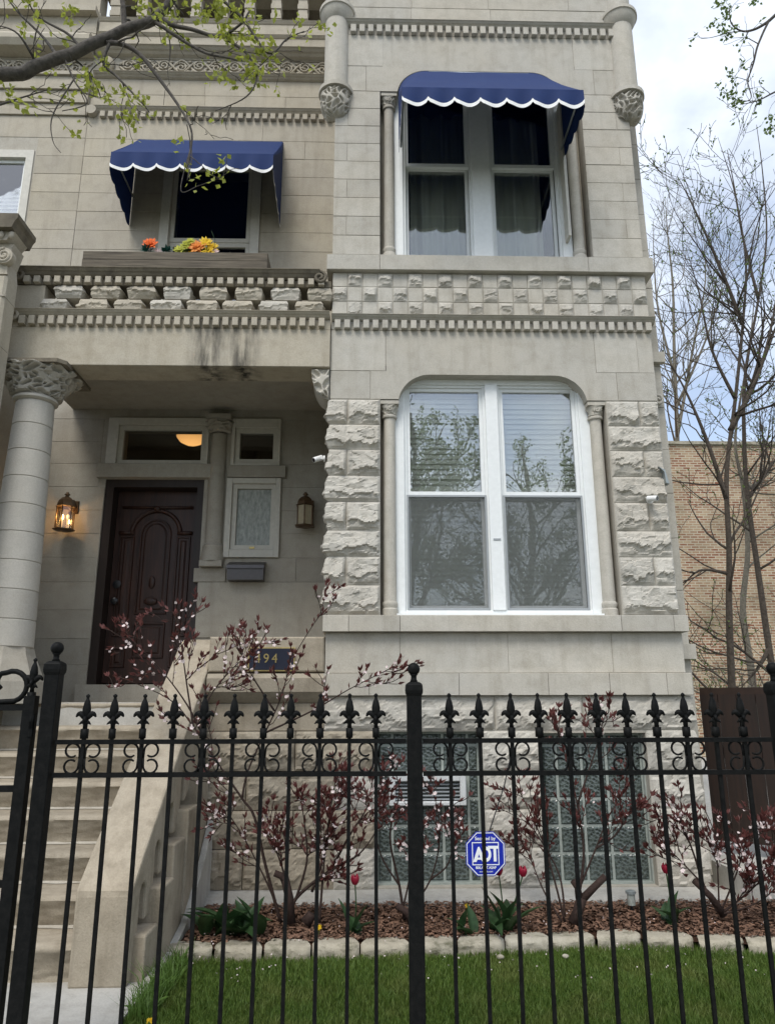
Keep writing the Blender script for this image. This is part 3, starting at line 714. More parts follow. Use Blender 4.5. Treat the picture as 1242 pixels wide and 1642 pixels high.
ap = [(cxd+.245*math.cos(a*PI/16), DY-.012, 3.12+.245*math.sin(a*PI/16)) for a in range(17)]
MB().tube(ap, .022, 8).tube([(cxd-.36, DY-.01, 3.40), (cxd+.36, DY-.01, 3.40)], .016, 8).tube([(cxd-.37, DY-.01, 3.13), (cxd-.22, DY-.01, 3.13)], .02, 8).tube([(cxd+.22, DY-.01, 3.13), (cxd+.37, DY-.01, 3.13)], .02, 8).build('arch_moulding', 'door_wood', dd, True)
for z, r_, s_ in ((3.38, .035, (1, 1, 1)), (2.43, .05, (1.4, .4, .8)), (2.62, .04, (.8, .4, 1.6))): MB().sphere((cxd, DY-.019, z), r_, 10, 8, s_).build('carving', 'door_wood', dd, True)
def yknob(m, x, z, y, r, l): m.tube([(x, y, z), (x, y-l*.3, z), (x, y-l*.5, z), (x, y-l*.8, z), (x, y-l, z)], [r*.55, r*.45, r*.9, r, r*.5], 14)
m = MB(); yknob(m, DX0+.07, 2.60, DY, .042, .03); m.build('keypad_lock', 'black_metal', dd, 40)
m = MB(); yknob(m, DX0+.07, 2.43, DY, .036, .07); m.build('knob', 'black_metal', dd, 40)
MB().box(DOOR[0]-.05, DOOR[1]+.05, YW-.12, YW+.30, 1.456, 1.615).build('threshold', 'stone_porch', house)
# lamp seen through the transom
LP = at(308, 698, 8.1)
hl = thing('ceiling_lamp', (LP.x, 8.1, 4.36), 'glowing amber bowl lamp seen through the transom above the door', 'lamp')
MB().lathe([(.01, LP.z-.12), (.07, LP.z-.11), (.13, LP.z-.08), (.17, LP.z-.03), (.18, LP.z)], LP.x, 8.1, 20).build('bowl', 'bowl_glow', hl, True)
MB().box(LP.x-.01, LP.x+.01, 8.09, 8.11, LP.z+.002, 4.9).build('rod', 'brass', hl)
# --- recessed wall above the balcony
uzs = [4.62]+[4.86+.243*k for k in range(13)]+[8.05]
courses(house, -3.30, PX1, uzs, YW, 'stone_wall', rng, [(-2.36, -1.25, 4.6, 7.56)], .55, 1.2)
m = MB(); rect_frame(m, -2.36, -1.25, 4.62, 7.56, YW-.02, YW+.1, .10, .10, .12, .1); wf = m.build('window', 'cream_paint', house)
rect_frame(MB(), -2.258, -1.352, 6.44, 7.438, YW+.02, YW+.06, .05).build('sash', 'cream_paint', wf); pane(wf, -2.205, -1.405, 6.49, 7.385, YW+.04, 'glass_dim')
rect_frame(MB(), -2.258, -1.352, 4.73, 6.438, YW+.03, YW+.07, .05).build('sash', 'cream_paint', wf); pane(wf, -2.205, -1.405, 4.78, 6.385, YW+.05, 'glass_dim')
ash(house, -3.28, PX1, 8.052, 8.13, YW+.004, 'stone_wall', name='frieze_band')
dentils(house, -3.15, PX1-.03, .094, .058, 8.052, 8.128, YW-.045, .06, 'stone_wall')
moulding(-3.26, PX1, 8.132, 8.20, YW, .06, 'stone_wall')
MB().prism([(-3.25+.06*math.cos(a*PI/8), 8.125+.06*math.sin(a*PI/8)) for a in range(16)], YW-.07, YW+.05, 'Y').build('volute', 'stone_wall', house)
courses(house, -3.30, PX1, [8.202, 8.40, 8.62], YW, 'stone_wall', rng, (), .7, 1.4)
moulding(-3.28, PX1, 8.622, 8.685, YW, .07, 'stone_wall')
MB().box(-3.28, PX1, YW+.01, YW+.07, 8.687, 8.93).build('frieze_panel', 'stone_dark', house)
def vine(x0, x1, z0, z1, y, lam):
    m = MB(); zc = (z0+z1)/2; A = (z1-z0)*.36; n = int((x1-x0)/lam*20)
    for ph in (0, PI):
        m.tube([(x0+(x1-x0)*i/n, y-.010-.006*math.cos(4*PI*i*(x1-x0)/n/lam+ph), zc+A*math.sin(2*PI*(x1-x0)*i/n/lam+ph)) for i in range(n+1)], .0135, 5)
    k = 0; x = x0+lam/4
    while x < x1-.03:
        s_ = 1 if k % 2 == 0 else -1
        m.tube([(q[0], y-.014, q[1]) for q in spiral(x, zc+s_*A*.15, .066, .012, 1.5, PI/2+.5, s_, 18)], .0105, 5)
        for b in range(5):
            a = b*1.25+k; c_ = Vector((x+lam*.25+.055*math.cos(a), y-.01, zc+.075*math.sin(a)))
            m.sphere(c_, .02, 6, 4, (1.5, .5, .8))
        x += lam/2; k += 1
    m.box(x0, x1, y-.012, y+.012, z1-.012, z1).box(x0, x1, y-.012, y+.012, z0, z0+.012); return m
vine(-3.0, PX1, 8.69, 8.925, YW+.005, .42).build('carved_frieze', 'stone_wall', house, True)
MB().sphere((-3.14, YW-.02, 8.80), .11, 14, 8, (.8, .5, 1.1)).build('boss', 'stone_wall', house, True)
moulding(-3.28, PX1, 8.933, 9.03, YW, .12, 'stone_wall'); ash(house, -3.28, PX1, 9.032, 9.20, YW-.05, 'stone_wall', .3, name='stone'); moulding(-3.28, PX1, 9.202, 9.24, YW-.05, .03, 'stone_wall'); ash(house, -3.28, PX1, 9.242, 9.42, YW-.04, 'stone_wall', .25, name='stone')
moulding(-3.28, PX1, 9.422, 9.47, YW-.04, .03, 'stone_wall', .25)
bl = MB()
for k in range(6): bl.box(-.055-.008*(k % 2), .055+.008*(k % 2), -.06-.01*(k % 2), .06, k*.075+.001, (k+1)*.075-.001)
blm = bl.mesh('baluster', 'stone_wall')
for k in range(9): obj('baluster', blm, house, (-.52-.325*k, YW+.05, 9.472))
MB().box(-3.28, PX1, YW-.06, YW+.2, 9.925, 10.02).build('rail', 'stone_wall', house)
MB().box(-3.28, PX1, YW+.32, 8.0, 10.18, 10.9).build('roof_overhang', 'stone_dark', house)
# --- parapet between stairs and bay, with its moulding
ash(house, -1.225, PX1-.003, 1.665, 1.935, YB-.01, 'stone_stair', .25, name='parapet', c=.012)
MB().prism([(YB+.2, 1.44), (YB+.02, 1.44), (YB-.01, 1.47), (YB-.055, 1.52), (YB-.06, 1.62), (YB-.03, 1.655), (YB+.2, 1.66)], -1.22, PX1-.004, 'X').build('parapet_moulding', 'stone_stair', house)
ash(house, -1.22, -.34, 1.235, 1.437, YB+.02, 'stone_stair', .2)
MB().box(-1.22, PX1-.005, YB+.09, YB+.3, -.1, 1.43).build('wall', 'mortar', house)
MB().box(-3.62, PX1, 6.08, YW, 1.0, 1.448).build('porch_floor', 'concrete', house)
# ------------------------------------------------------------ glass block windows
def blocks(h, skip=None):
    x0, x1, z0, z1 = h
    m = MB(); rect_frame(m, x0, x1, z0, z1, YB+.075, YB+.2, .012); m.box(x0+.012, x1-.012, YB+.1085, YB+.16, z0+.012, z1-.012)
    wv = m.build('glass_block_window', 'joint_grey', house)
    xs = [x0+.014, x0+.125]; 
    while xs[-1]+.19 < x1-.05: xs.append(xs[-1]+.19)
    xs.append(x1-.014); zz = [z0+.014]
    while zz[-1]+.19 < z1-.06: zz.append(zz[-1]+.19)
    zz.append(z1-.014)
    for a, b in zip(xs, xs[1:]):
        for c, d in zip(zz, zz[1:]):
            if skip and skip[0] < (a+b)/2 < skip[1] and skip[2] < (c+d)/2 < skip[3]: continue
            mm = MB().cbox(-(b-a)/2+.006, (b-a)/2-.006, -.012, .03, -(d-c)/2+.006, (d-c)/2-.006, .014).mesh('glass_block', 'glass_block')
            obj('glass_block', mm, wv, ((a+b)/2, YB+.11, (c+d)/2))
blocks(BW[0], (.15, .72, .69, .93)); blocks(BW[1])
# ------------------------------------------------------------ stairs
st = thing('stone_staircase', (-2.2, 5.1, 0), 'weathered tan stone front steps with sloping solid side walls', 'staircase')
SH, SD, SY = .175, .25, 4.33
for k in range(8):
    z0 = .05+SH*k; y0 = SY+SD*k; nz_ = 40
    def sf(u, v, y0=y0, z0=z0, k=k):
        x = -2.86+1.335*u
        if v < .62:
            t = v/.62; wob = .010*noise.noise(Vector((x*4, k*3.3, t*2)))+.006*noise.noise(Vector((x*15, k*3.3, t*6)))
            return (x, y0+.06*(1-t)**.7*(1 if t < .97 else 0)+wob-.01, z0+(SH-.03)*t)
        t = (v-.62)/.38; a = min(1, t*2.2)*PI/2
        wob = .007*noise.noise(Vector((x*6, k*3.3, 5)))
        if t < .4545: return (x, y0-.01+.03*(1-math.cos(a))+wob, z0+SH-.03+.03*math.sin(a)+wob*.3)
        return (x, y0+.02+(t-.4545)/.5455*(SD+.05), z0+SH+wob*.3*(1-t))
    mm = MB().grid(sf, 60, 22); mm.build('step', 'stone_stair', st, 40)
    MB().box(-2.86, -1.525, y0+.05, 6.5, z0-.05 if k else -.1, z0+SH-.035).build('step_core', 'stone_stair', st)
    if k: MB().grid(lambda u, v, y0=y0, z0=z0, k=k: (-2.86+1.335*u, y0+.045-.014*(v)*(1+1.6*noise.noise(Vector((u*14, k*3.3, 0)))), z0+.012*(1-v)+.001+.002), 50, 2).build('mortar_line', 'mortar', st)
def cheek(x0, x1, name='cheek_wall'):
    z_at = lambda y: .50+(y-4.28)*.775
    prof_ = [(4.28, .03), (4.28, .455), (4.285, .485), (4.31, .515)]
    for k in range(1, 13): y = 4.31+(6.08-4.31)*k/12; prof_.append((y, min(1.95, z_at(y))))
    prof_ += [(6.2, 1.95), (6.2, 1.3)]
    # underside with small arched slots above the stepped plinth
    slots = [(5.26, .78, 1.00), (5.00, .62, .83), (4.735, .44, .655), (4.485, .26, .48)]
    for y, zb, zt in slots:
        w_ = .055
        prof_ += [(y+w_, zb+.02), (y+w_, zt-w_)]+[(y+w_*math.cos(a*PI/8), zt-w_+w_*math.sin(a*PI/8)) for a in range(1, 8)]+[(y-w_, zt-w_), (y-w_, zb-.14)]
    prof_.append((4.40, .03))
    o = MB().prism(prof_, x0, x1, 'X').build(name, 'stone_stair', st)
    b = o.modifiers.new('bevel', 'BEVEL'); b.width = .014; b.segments = 2; b.limit_method = 'ANGLE'; b.angle_limit = R(35)
    return o
cheek(-1.525, -1.23)
MB().prism([(4.0, .02), (4.28, .02), (4.31, .46), (6.08, 1.9), (6.2, 1.9), (6.2, 0), (4.0, 0)], -3.2, -2.86, 'X').build('cheek_wall', 'stone_stair', st)
for k, (y0, y1, z1) in enumerate(((4.36, 4.60, .255), (4.60, 4.86, .435), (4.86, 5.13, .615), (5.13, 5.42, .775), (5.42, 5.76, .95))):
    o = MB().box(-1.50, -1.165+.012*(k % 2), y0+.002, y1-.002, -.1, z1).build('plinth_block', 'stone_stair', st)
    b = o.modifiers.new('bevel', 'BEVEL'); b.width = .012; b.segments = 2
MB().prism([(4.30, 0), (4.30, .05), (4.75, .05), (5.1, .12), (5.5, .36), (5.78, .62), (5.78, 0)], -1.16, -1.12, 'X').build('parging', 'concrete', st)
# ------------------------------------------------------------ left neighbour
nb = thing('neighbour_house', (-4.2, 7.3, 0), 'neighbouring tan limestone house at the left edge with an upper window', 'house')
NW = (-4.62, -3.86, 6.05, 7.60)
m = MB(); holes_wall(m, -6.5, -3.302, 0, 9.6, YW+.0055, YW+.3, [NW]); m.build('wall', 'mortar', nb)
MB().box(-6.5, -3.31, 8.2, 8.3, 0, 9.6).build('interior_wall', 'room_dark', nb)
courses(nb, -6.0, -3.302, [4.62+.243*k for k in range(14)], YW, 'stone_wall', rng, [(NW[0]-.02, NW[1]+.02, NW[2], NW[3]+.02)], .55, 1.2)
ash(nb, -6.0, -3.302, 7.782, 8.08, YW, 'stone_wall'); 
for k, (z0, z1) in enumerate(((8.082, 8.235), (8.237, 8.40), (8.402, 8.58))): ash(nb, -6.0, -3.31, z0, z1, YW-.02-.025*k, 'stone_wall', .2, name='fascia')
MB().box(-6.0, -3.31, YW-.1, YW+.1, 8.582, 8.63).build('moulding', 'stone_wall', nb)
MB().box(-6.0, -3.31, YW+.01, YW+.07, 8.632, 8.90).build('frieze_panel', 'stone_dark', nb)
vine(-5.2, -3.32, 8.635, 8.895, YW+.005, .45).build('carved_frieze', 'stone_wall', nb, True)
m = MB().prism([(YW-.02+.0, 8.902), (YW-.16, 8.93), (YW-.2, 9.0), (YW-.2, 9.06), (YW-.16, 9.12), (YW+.1, 9.14), (YW+.1, 8.902)], -6.0, -3.31, 'X'); m.build('cornice', 'stone_wall', nb)
ash(nb, -6.0, -3.31, 9.142, 9.50, YW-.03, 'stone_wall', .2); MB().box(-6.0, -3.31, YW-.12, YW+.1, 9.502, 9.58).build('cornice', 'stone_wall', nb); ash(nb, -6.0, -3.31, 9.582, 10.3, YW, 'stone_wall', .2)
m = MB(); rect_frame(m, NW[0], NW[1], NW[2], NW[3], YW-.01, YW+.12, .05, .085, .10, .06); nw = m.build('window', 'cream_paint', nb)
rect_frame(MB(), NW[0]+.052, NW[1]-.087, NW[2]+.062, NW[3]-.102, YW+.04, YW+.08, .035).build('sash', 'white_paint', nw)
pane(nw, NW[0]+.087, NW[1]-.122, NW[2]+.097, NW[3]-.137, YW+.058, 'glass')
sl2 = MB().add([(-.31, -.012, -.024), (.31, -.012, -.024), (.31, .012, .024), (-.31, .012, .024)], [(0, 1, 2, 3)]).mesh('blind_slat', 'blind_white')
for i in range(28): obj('blind_slat', sl2, nw, (-4.24, YW+.2, 6.1+i*.052))
# pier with scroll capital
px1 = -2.95
MB().cbox(-3.6, px1, 5.42, 5.60, 2.0, 4.820, .02).build('pier', 'stone_wall', nb)
for z in (3.2, 3.7, 4.2, 4.62): MB().box(-3.6, px1+.003, 5.414, 5.60, z, z+.006).build('joint', 'mortar', nb)
pc = MB().prism([(px1+.0, 4.820), (px1-.02, 4.940), (px1+.02, 5.100), (-3.6, 5.100), (-3.6, 4.820)], 5.42, 5.60, 'Y').build('capital', 'stone_wall', nb)
for xc, zc in ((px1-.03, 4.970), (px1-.30, 5.010)):
    q = spiral(xc, zc, .066, .008, 2.0, PI/2, 1)
    MB().prism([(xc+.07*math.cos(a*PI/10), zc+.07*math.sin(a*PI/10)) for a in range(20)], 5.385, 5.45, 'Y').tube([(a, 5.383, b) for a, b in q], .010, 6).build('volute', 'stone_wall', pc, 40)
MB().prism([(px1-.02, 5.102), (px1+.04, 5.180), (-3.6, 5.180), (-3.6, 5.102)], 5.37, 5.60, 'Y').build('echinus', 'stone_wall', pc)
eg = MB().sphere((0, 0, 0), .03, 8, 6, (.8, .7, 1.15)).mesh('egg', 'stone_wall', True)
for k in range(7): obj('egg', eg, pc, (px1+.02-.08*k, 5.365, 5.145))
MB().prism([(px1+.04, 5.182), (px1+.06, 5.240), (px1+.08, 5.270), (px1+.08, 5.310), (-3.6, 5.310), (-3.6, 5.182)], 5.31, 5.645, 'Y').build('cap', 'stone_dark', pc)
# ------------------------------------------------------------ awnings
def awning(x0, x1, yw, zt, zf, proj, val, zside, r, label, ns, loc):
    a = thing('awning', loc, label, 'awning', 'scalloped blue awnings over the upper windows')
    yf = yw-proj; ds = math.sqrt(proj*proj+1)
    # hood outline from lower left round the top to lower right
    nA, nC, nT = 8, 8, 18
    def wall_o(i):
        if i <= nA: return (x0, zside+(zt-r-zside)*i/nA)
        i -= nA
        if i <= nC: q = PI-PI/2*i/nC; return (x0+r+r*math.cos(q), zt-r+r*math.sin(q))
        i -= nC
        if i <= nT: return (x0+r+(x1-x0-2*r)*i/nT, zt)
        i -= nT
        if i <= nC: q = PI/2-PI/2*i/nC; return (x1-r+r*math.cos(q), zt-r+r*math.sin(q))
        i -= nC; return (x1, zt-r+(zside-zt+r)*i/nA)
    def fr_o(i):
        if i <= nA: return (x0, zf-val+val*i/nA)
        i -= nA
        if i <= nC: return (x0+.02*i/nC, zf)
        i -= nC
        if i <= nT: return (x0+.02+(x1-x0-.04)*i/nT, zf)
        i -= nT
        if i <= nC: return (x1-.02+.02*i/nC, zf)
        i -= nC; return (x1, zf-val*i/nA)
    NT = 2*nA+2*nC+nT; NV = 36
    def fn(u, v):
        i = round(u*NT); w0, f0 = wall_o(i), fr_o(i); sag = .02*math.sin(PI*v)*(1 if nA < i < NT-nA else .3)
        x = w0[0]+(f0[0]-w0[0])*v; z = w0[1]+(f0[1]-w0[1])*v-sag
        k = nA-i if i < nA else i-(NT-nA)
        if k > 0 and v < .97: z -= .035*(k/nA)*abs(math.sin(v*PI*4))
        return (x, yw-.005-proj*v, z+.004*noise.noise(Vector((x*5, v*4, 0))))
    MB().grid(fn, NT, NV).build('canopy', 'awning_blue', a, True)
    # valance with white binding
    W_ = x1-x0
    def ed(u): s_ = abs(math.sin(PI*(u*ns+.0))); return zf-val+.045-.05*s_**.55
    rip = lambda u, v: yf-.008-.012*v*math.sin(u*ns*2*PI+.6)
    MB().grid(lambda u, v: (x0+W_*u, rip(u, v), zf+.002+(ed(u)+.024-zf)*v), ns*14, 5).build('valance', 'awning_blue', a, True)
    MB().grid(lambda u, v: (x0+W_*u, rip(u, 1)-.001, ed(u)+.028-.036*v), ns*14, 1).build('binding', 'trim_white', a, True)
    for s_, xx in ((-1, x0), (1, x1)):
        pts = [(xx+s_*.003, yw-.005-proj*k/36, fn(0 if s_ < 0 else 1, k/36)[2]) for k in range(37)]
        MB().add([(p[0], p[1], p[2]+.026) for p in pts]+pts, [(k, k+1, 38+k, 37+k) for k in range(36)]).build('binding', 'trim_white', a, True)
    MB().tube([(x0+.02, yf+.02, zf-.01), (x1-.02, yf+.02, zf-.01)], .01, 8).tube([(x0+.02, yw, zf-.02), (x0+.02, yf+.02, zf-.01)], .01, 8).tube([(x1-.02, yw, zf-.02), (x1-.02, yf+.02, zf-.01)], .01, 8).tube([(x0+r+.02, yw-.01, zt-.02), (x1-r-.02, yw-.01, zt-.02)], .01, 8).build('frame', 'bracket_grey', a, True)
awning(.255, 1.79, YB, 7.29, 6.45,   .66, .17, 6.36, .27, 'blue scalloped awning with rounded top over the wide upper bay window', 7, (1.02, YB, 6.36))
awning(-2.70, -1.02, YW, 7.77, 7.00, .70, .21, 6.62, .02, 'blue scalloped awning over the narrow window behind the balcony', 7, (-1.86, YW, 6.62))
# ------------------------------------------------------------ planter box and flowers on the balcony
pb = thing('planter_box', (-1.68, 5.86, 5.088), 'weathered grey wooden planter box resting on the balcony rail', 'planter')
X0, X1 = -2.50, -.90
for k in range(2): MB().cbox(X0, X1, 5.735+.006*k, 5.76, 5.09+.085*k, 5.172+.085*k, .004).build('board', 'planter_wood', pb)
MB().box(X0, X1, 5.98, 6.0, 5.09, 5.25).box(X0, X0+.02, 5.762, 5.978, 5.09, 5.25).box(X1-.02, X1, 5.762, 5.978, 5.09, 5.25).build('board', 'planter_wood', pb)
MB().box(X0+.022, X1-.022, 5.764, 5.976, 5.095, 5.20).build('soil', 'mulch_soil', pb)
def bloom(parent, c, r, mat, n=14, layers=3, cup=.5, seed=0, pw=.5):
    q = random.Random(seed); m = MB(); c = Vector(c)
    for L in range(layers):
        for k in range(n):
            a = 2*PI*(k+.5*L)/n+q.uniform(-.15, .15); el = cup*(.25+L*.9/layers)+q.uniform(-.2, .2); rr = r*(1-.22*L)*q.uniform(.85, 1.1)
            d = Vector((math.cos(a)*math.cos(el), math.sin(a)*math.cos(el), math.sin(el))); d = Vector((d.x, -d.z*.75+d.y*.25, d.y*.8+d.z*.45)).normalized()
            s_ = d.cross(Vector((0, -1, .4))).normalized()*rr*pw*.5; up_ = d.cross(s_).normalized()*rr*.12
            m.add([c, c+d*rr*.55+s_+up_, c+d*rr+up_*.5, c+d*rr*.55-s_+up_], [(0, 1, 2, 3)])
    return m.build('flower', mat, parent)
def leafs(parent, c, r, mat, n, seed, name='leaf'):
    q = random.Random(seed); m = MB(); c = Vector(c)
    for k in range(n):
        d = Vector((q.uniform(-1, 1), q.uniform(-1, .4), q.uniform(-.5, .9))).normalized(); s_ = d.orthogonal().normalized()*r*.28
        m.add([c, c+d*r*.5+s_, c+d*r, c+d*r*.5-s_], [(0, 1, 2, 3)])
    return m.build(name, mat, parent)
yfw = 5.84
fA = thing('flower_bunch', at(250, 405, yfw), 'artificial orange bloom and pale pink daisy with teal leaves in the planter', 'flowers', 'artificial flowers in the planter box')
bloom(fA, at(241, 391, yfw), .078, 'petal_orange', 16, 4, .9, 1); leafs(fA, at(236, 403, yfw), .075, 'leaf_teal', 16, 2); bloom(fA, at(253, 403, yfw), .05, 'petal_pink', 16, 1, .3, 3, .2); leafs(fA, at(268, 403, yfw), .065, 'leaf_teal', 16, 4)
MB().tube([at(241, 393, yfw+.02), at(243, 420, yfw+.03)], .004, 5).tube([at(253, 405, yfw+.02), at(252, 420, yfw+.03)], .004, 5).build('stem', 'leaf_teal', fA)
fB = thing('flower_bunch', at(315, 405, yfw), 'artificial yellow flowers round a peach bloom in the planter below the window', 'flowers', 'artificial flowers in the planter box')
for k, (x, y, r_, mt) in enumerate([(288, 402, .05, 'petal_lime'), (300, 394, .05, 'petal_lime'), (302, 403, .045, 'petal_yellow'), (316, 397, .068, 'petal_peach'), (330, 391, .055, 'petal_yellow'), (340, 398, .05, 'petal_yellow'), (334, 404, .05, 'petal_yellow'), (344, 405, .035, 'petal_pink'), (325, 405, .04, 'petal_lime'), (306, 388, .035, 'petal_lime')]):
    bloom(fB, at(x, y-1.5, yfw+.01*(k % 3)), r_*1.3, mt, 12, 3, .8, 20+k, .45)
leafs(fB, at(300, 405, yfw+.03), .06, 'leaf_tulip', 20, 9); leafs(fB, at(330, 406, yfw+.03), .06, 'leaf_tulip', 20, 10)
m = MB()
for x in (290, 302, 317, 332, 341): m.tube([at(x, 402, yfw+.02), at(x, 420, yfw+.03)], .004, 5)
m.tube([at(342, 408, yfw), at(345, 385, yfw), at(339, 370, yfw)], .0018, 4).build('stem', 'leaf_tulip', fB)
# ------------------------------------------------------------ wall lanterns
def lantern(px, py0, py1, lit, label):
    top = at(px, py0, YW-.13); bot = at(px, py1, YW-.13); x = top.x; z1, z0 = top.z, bot.z; H = z1-z0; y = YW-.13
    t = thing('wall_lantern', (x, YW, z0), label, 'lantern', 'bronze lanterns flanking the door'); r_ = .085
    hx = lambda rr, z, k: (x+rr*math.cos(PI/6+k*PI/3), y+rr*math.sin(PI/6+k*PI/3), z)
    zg0, zg1 = z0+.05*H, z0+.60*H
    MB().lathe([(r_*.6, z0), (r_*1.25, z0+.03*H), (r_*1.25, zg0), (r_*.9, zg0+.002)], x, y, 6, PI/6, PI/6+2*PI).build('base', 'bronze', t)
    MB().lathe([(r_*1.02, zg1), (r_*1.2, zg1+.01*H), (r_*1.0, zg1+.03*H), (r_*.97, zg1+.10*H), (r_*.82, zg1+.18*H), (r_*.5, zg1+.25*H), (r_*.15, zg1+.28*H)], x, y, 6, PI/6, PI/6+2*PI).build('roof', 'bronze', t)
    MB().lathe([(.008, zg1+.27*H), (.02, zg1+.285*H), (.012, zg1+.30*H), (.03, zg1+.33*H), (.018, zg1+.36*H), (.012, zg1+.37*H), (.014, zg1+.39*H), (.003, z1)], x, y, 10).build('finial', 'bronze', t, True)
    for k in range(6): MB().tube([hx(r_*.97, zg0, k), hx(r_*.97, zg1+.005, k)], .0065, 5).build('bar', 'bronze', t)
    MB().lathe([(r_*.9, zg0+.002), (r_*.9, zg1)], x, y, 6, PI/6, PI/6+2*PI).build('glass', 'lantern_glass' if lit else 'lantern_frost', t)
    for dx in ((-.025, .03) if lit else (-.025, .02)):
        hc_, rc_ = (.10, .008) if lit else (.15, .017)
        c_ = MB().tube([(x+dx, y, zg0+.003), (x+dx, y, zg0+hc_)], rc_, 8).build('candle', 'cream_paint', t)
        MB().sphere((x+dx, y, zg0+hc_+.025), .014, 8, 8, (1, 1, 1.9)).build('bulb', 'bulb_glow' if lit and dx < 0 else 'blind_white', c_, True)
    MB().tube([(x+.02, y+.02, zg1+.2*H), (x+.04, y+.07, zg1+.22*H), (x+.04, YW-.012, zg1+.12*H)], .012, 8).build('arm', 'bronze', t, True)
    MB().cbox(x-.045+.03, x+.045+.03, YW-.018, YW-.001, zg1-.08*H, zg1+.25*H, .006).build('back_plate', 'bronze', t)
    if lit:
        ld = bpy.data.lights.new('lantern_light', 'POINT'); ld.energy = .8; ld.color = (1, .6, .25); ld.shadow_soft_size = .02
        lo = bpy.data.objects.new('lantern_light', ld); link(lo, t, (x-.025, y-.03, zg0+.13))
lantern(109, 789, 852, True, 'bronze glass wall lantern with lit amber bulb, left of the dark door')
lantern(490, 789, 846, False, 'bronze glass wall lantern, unlit, between mailbox window and bay')
# ------------------------------------------------------------ mailbox, plaque, cameras
mb = thing('mailbox', (-1.2, YW, 2.60), 'grey metal wall mailbox under the small frosted window', 'mailbox')
MB().prism([(YW-.014, 2.605), (YW-.13, 2.605), (YW-.135, 2.74), (YW-.014, 2.79)], -1.385, -1.035, 'X').build('body', 'mailbox_grey', mb)
MB().prism([(YW-.014, 2.80), (YW-.014, 2.792), (YW-.14, 2.742), (YW-.145, 2.715), (YW-.15, 2.715), (YW-.146, 2.748)], -1.392, -1.028, 'X').build('lid', 'mailbox_grey', mb)
def text(s, size, x, y, z, mat, parent, ex=.002, align='CENTER', name='lettering', sx=1.0, bold=0.0, rot=0):
    c = bpy.data.curves.new(name, 'FONT'); c.body = s; c.size = size; c.extrude = ex; c.align_x = align; c.align_y = 'CENTER'; c.offset = bold
    t = bpy.data.objects.new(name, c); COL.objects.link(t); dg = bpy.context.evaluated_depsgraph_get()
    me = bpy.data.meshes.new_from_object(t.evaluated_get(dg)); bpy.data.objects.remove(t, do_unlink=True)
    me.materials.clear(); me.materials.append(MAT[mat])
    me.transform(Matrix.Rotation(rot, 4, 'Y') @ Matrix.Rotation(PI/2, 4, 'X') @ Matrix.Diagonal((sx, 1, 1, 1)))
    return obj(name, me, parent, (x, y, z))
pq = thing('number_plaque', (-.745, YB-.01, 1.68), 'dark blue house number plaque with brass digits and border on the parapet', 'plaque')
MB().cbox(-.922, -.567, YB-.026, YB-.011, 1.672, 1.852, .003).build('border', 'brass', pq)
MB().cbox(-.912, -.577, YB-.030, YB-.024, 1.682, 1.842, .002).build('plate', 'plaque_navy', pq)
for k, ch in enumerate('494'): text(ch, .098, -.848+.064*k, YB-.032, 1.765, 'brass', pq, .003, name='digit', sx=.95)
def bullet(base, dirv, label, wallv):
    t = thing('security_camera', base, label, 'security camera', 'small white cameras on the bay'); b = Vector(base); d = Vector(dirv).normalized(); wv = Vector(wallv).normalized()
    MB().tube([b, b-wv*.014], .028, 16).build('mount', 'camera_white', t, 40)
    MB().tube([b-wv*.014, b-wv*.035, b-wv*.052+d*.008], .010, 10).build('arm', 'camera_white', t, True)
    c_ = b-wv*.06; bo = MB().tube([c_-d*.045, c_-d*.041, c_+d*.041, c_+d*.045], [.015, .023, .023, .021], 18).build('body', 'camera_white', t, 40)
    MB().tube([c_+d*.039, c_+d*.0462], .018, 16).build('lens', 'lens_black', bo)
p_ = at(523, 737, 5.92); bullet((-.375, 5.90, p_.z), (-.75, -.55, -.45), 'white bullet camera on the left corner of the rough bay pier', (1, 0, .0))
p_ = at(1040, 803, YB-.02); bullet((p_.x, YB-.03, p_.z), (.55, -.75, -.18), 'white bullet camera on the rough stones right of the bay window', (0, 1, 0))
tp = thing('metal_bracket', at(1062, 765, YB-.05), 'thin grey metal strip fixed at the right edge of the rough pier', 'bracket')
q = at(1062, 765, YB-.05); MB().prism([(q.x-.03, q.z+.09), (q.x+.02, q.z+.06), (q.x+.045, q.z-.06), (q.x+.02, q.z-.05), (q.x+.012, q.z+.045)], YB-.06, YB+.0, 'Y').build('plate', 'bracket_grey', tp)
MB().tube([(q.x, YB-.03, q.z+.05), (q.x-.02, YB+.03, q.z+.05)], .006, 6).build('screw', 'bracket_grey', tp)
# ------------------------------------------------------------ window air conditioner
ac = thing('air_conditioner', (.432, YB+.02, .70), 'white window air conditioner set into the left glass-block window', 'air conditioner')
m = MB(); rect_frame(m, .150, .720, .702, .922, YB+.02, YB+.14, .045, .045, .05, .03); m.build('case', 'ac_white', ac).modifiers.new('bevel', 'BEVEL').width = .006
MB().box(.195, .675, YB+.11, YB+.13, .732, .872).build('grille_back', 'ac_grille', ac)
for k in range(5): MB().box(.196, .674, YB+.05, YB+.108, .74+.026*k, .75+.026*k).build('louver', 'ac_grille', ac)
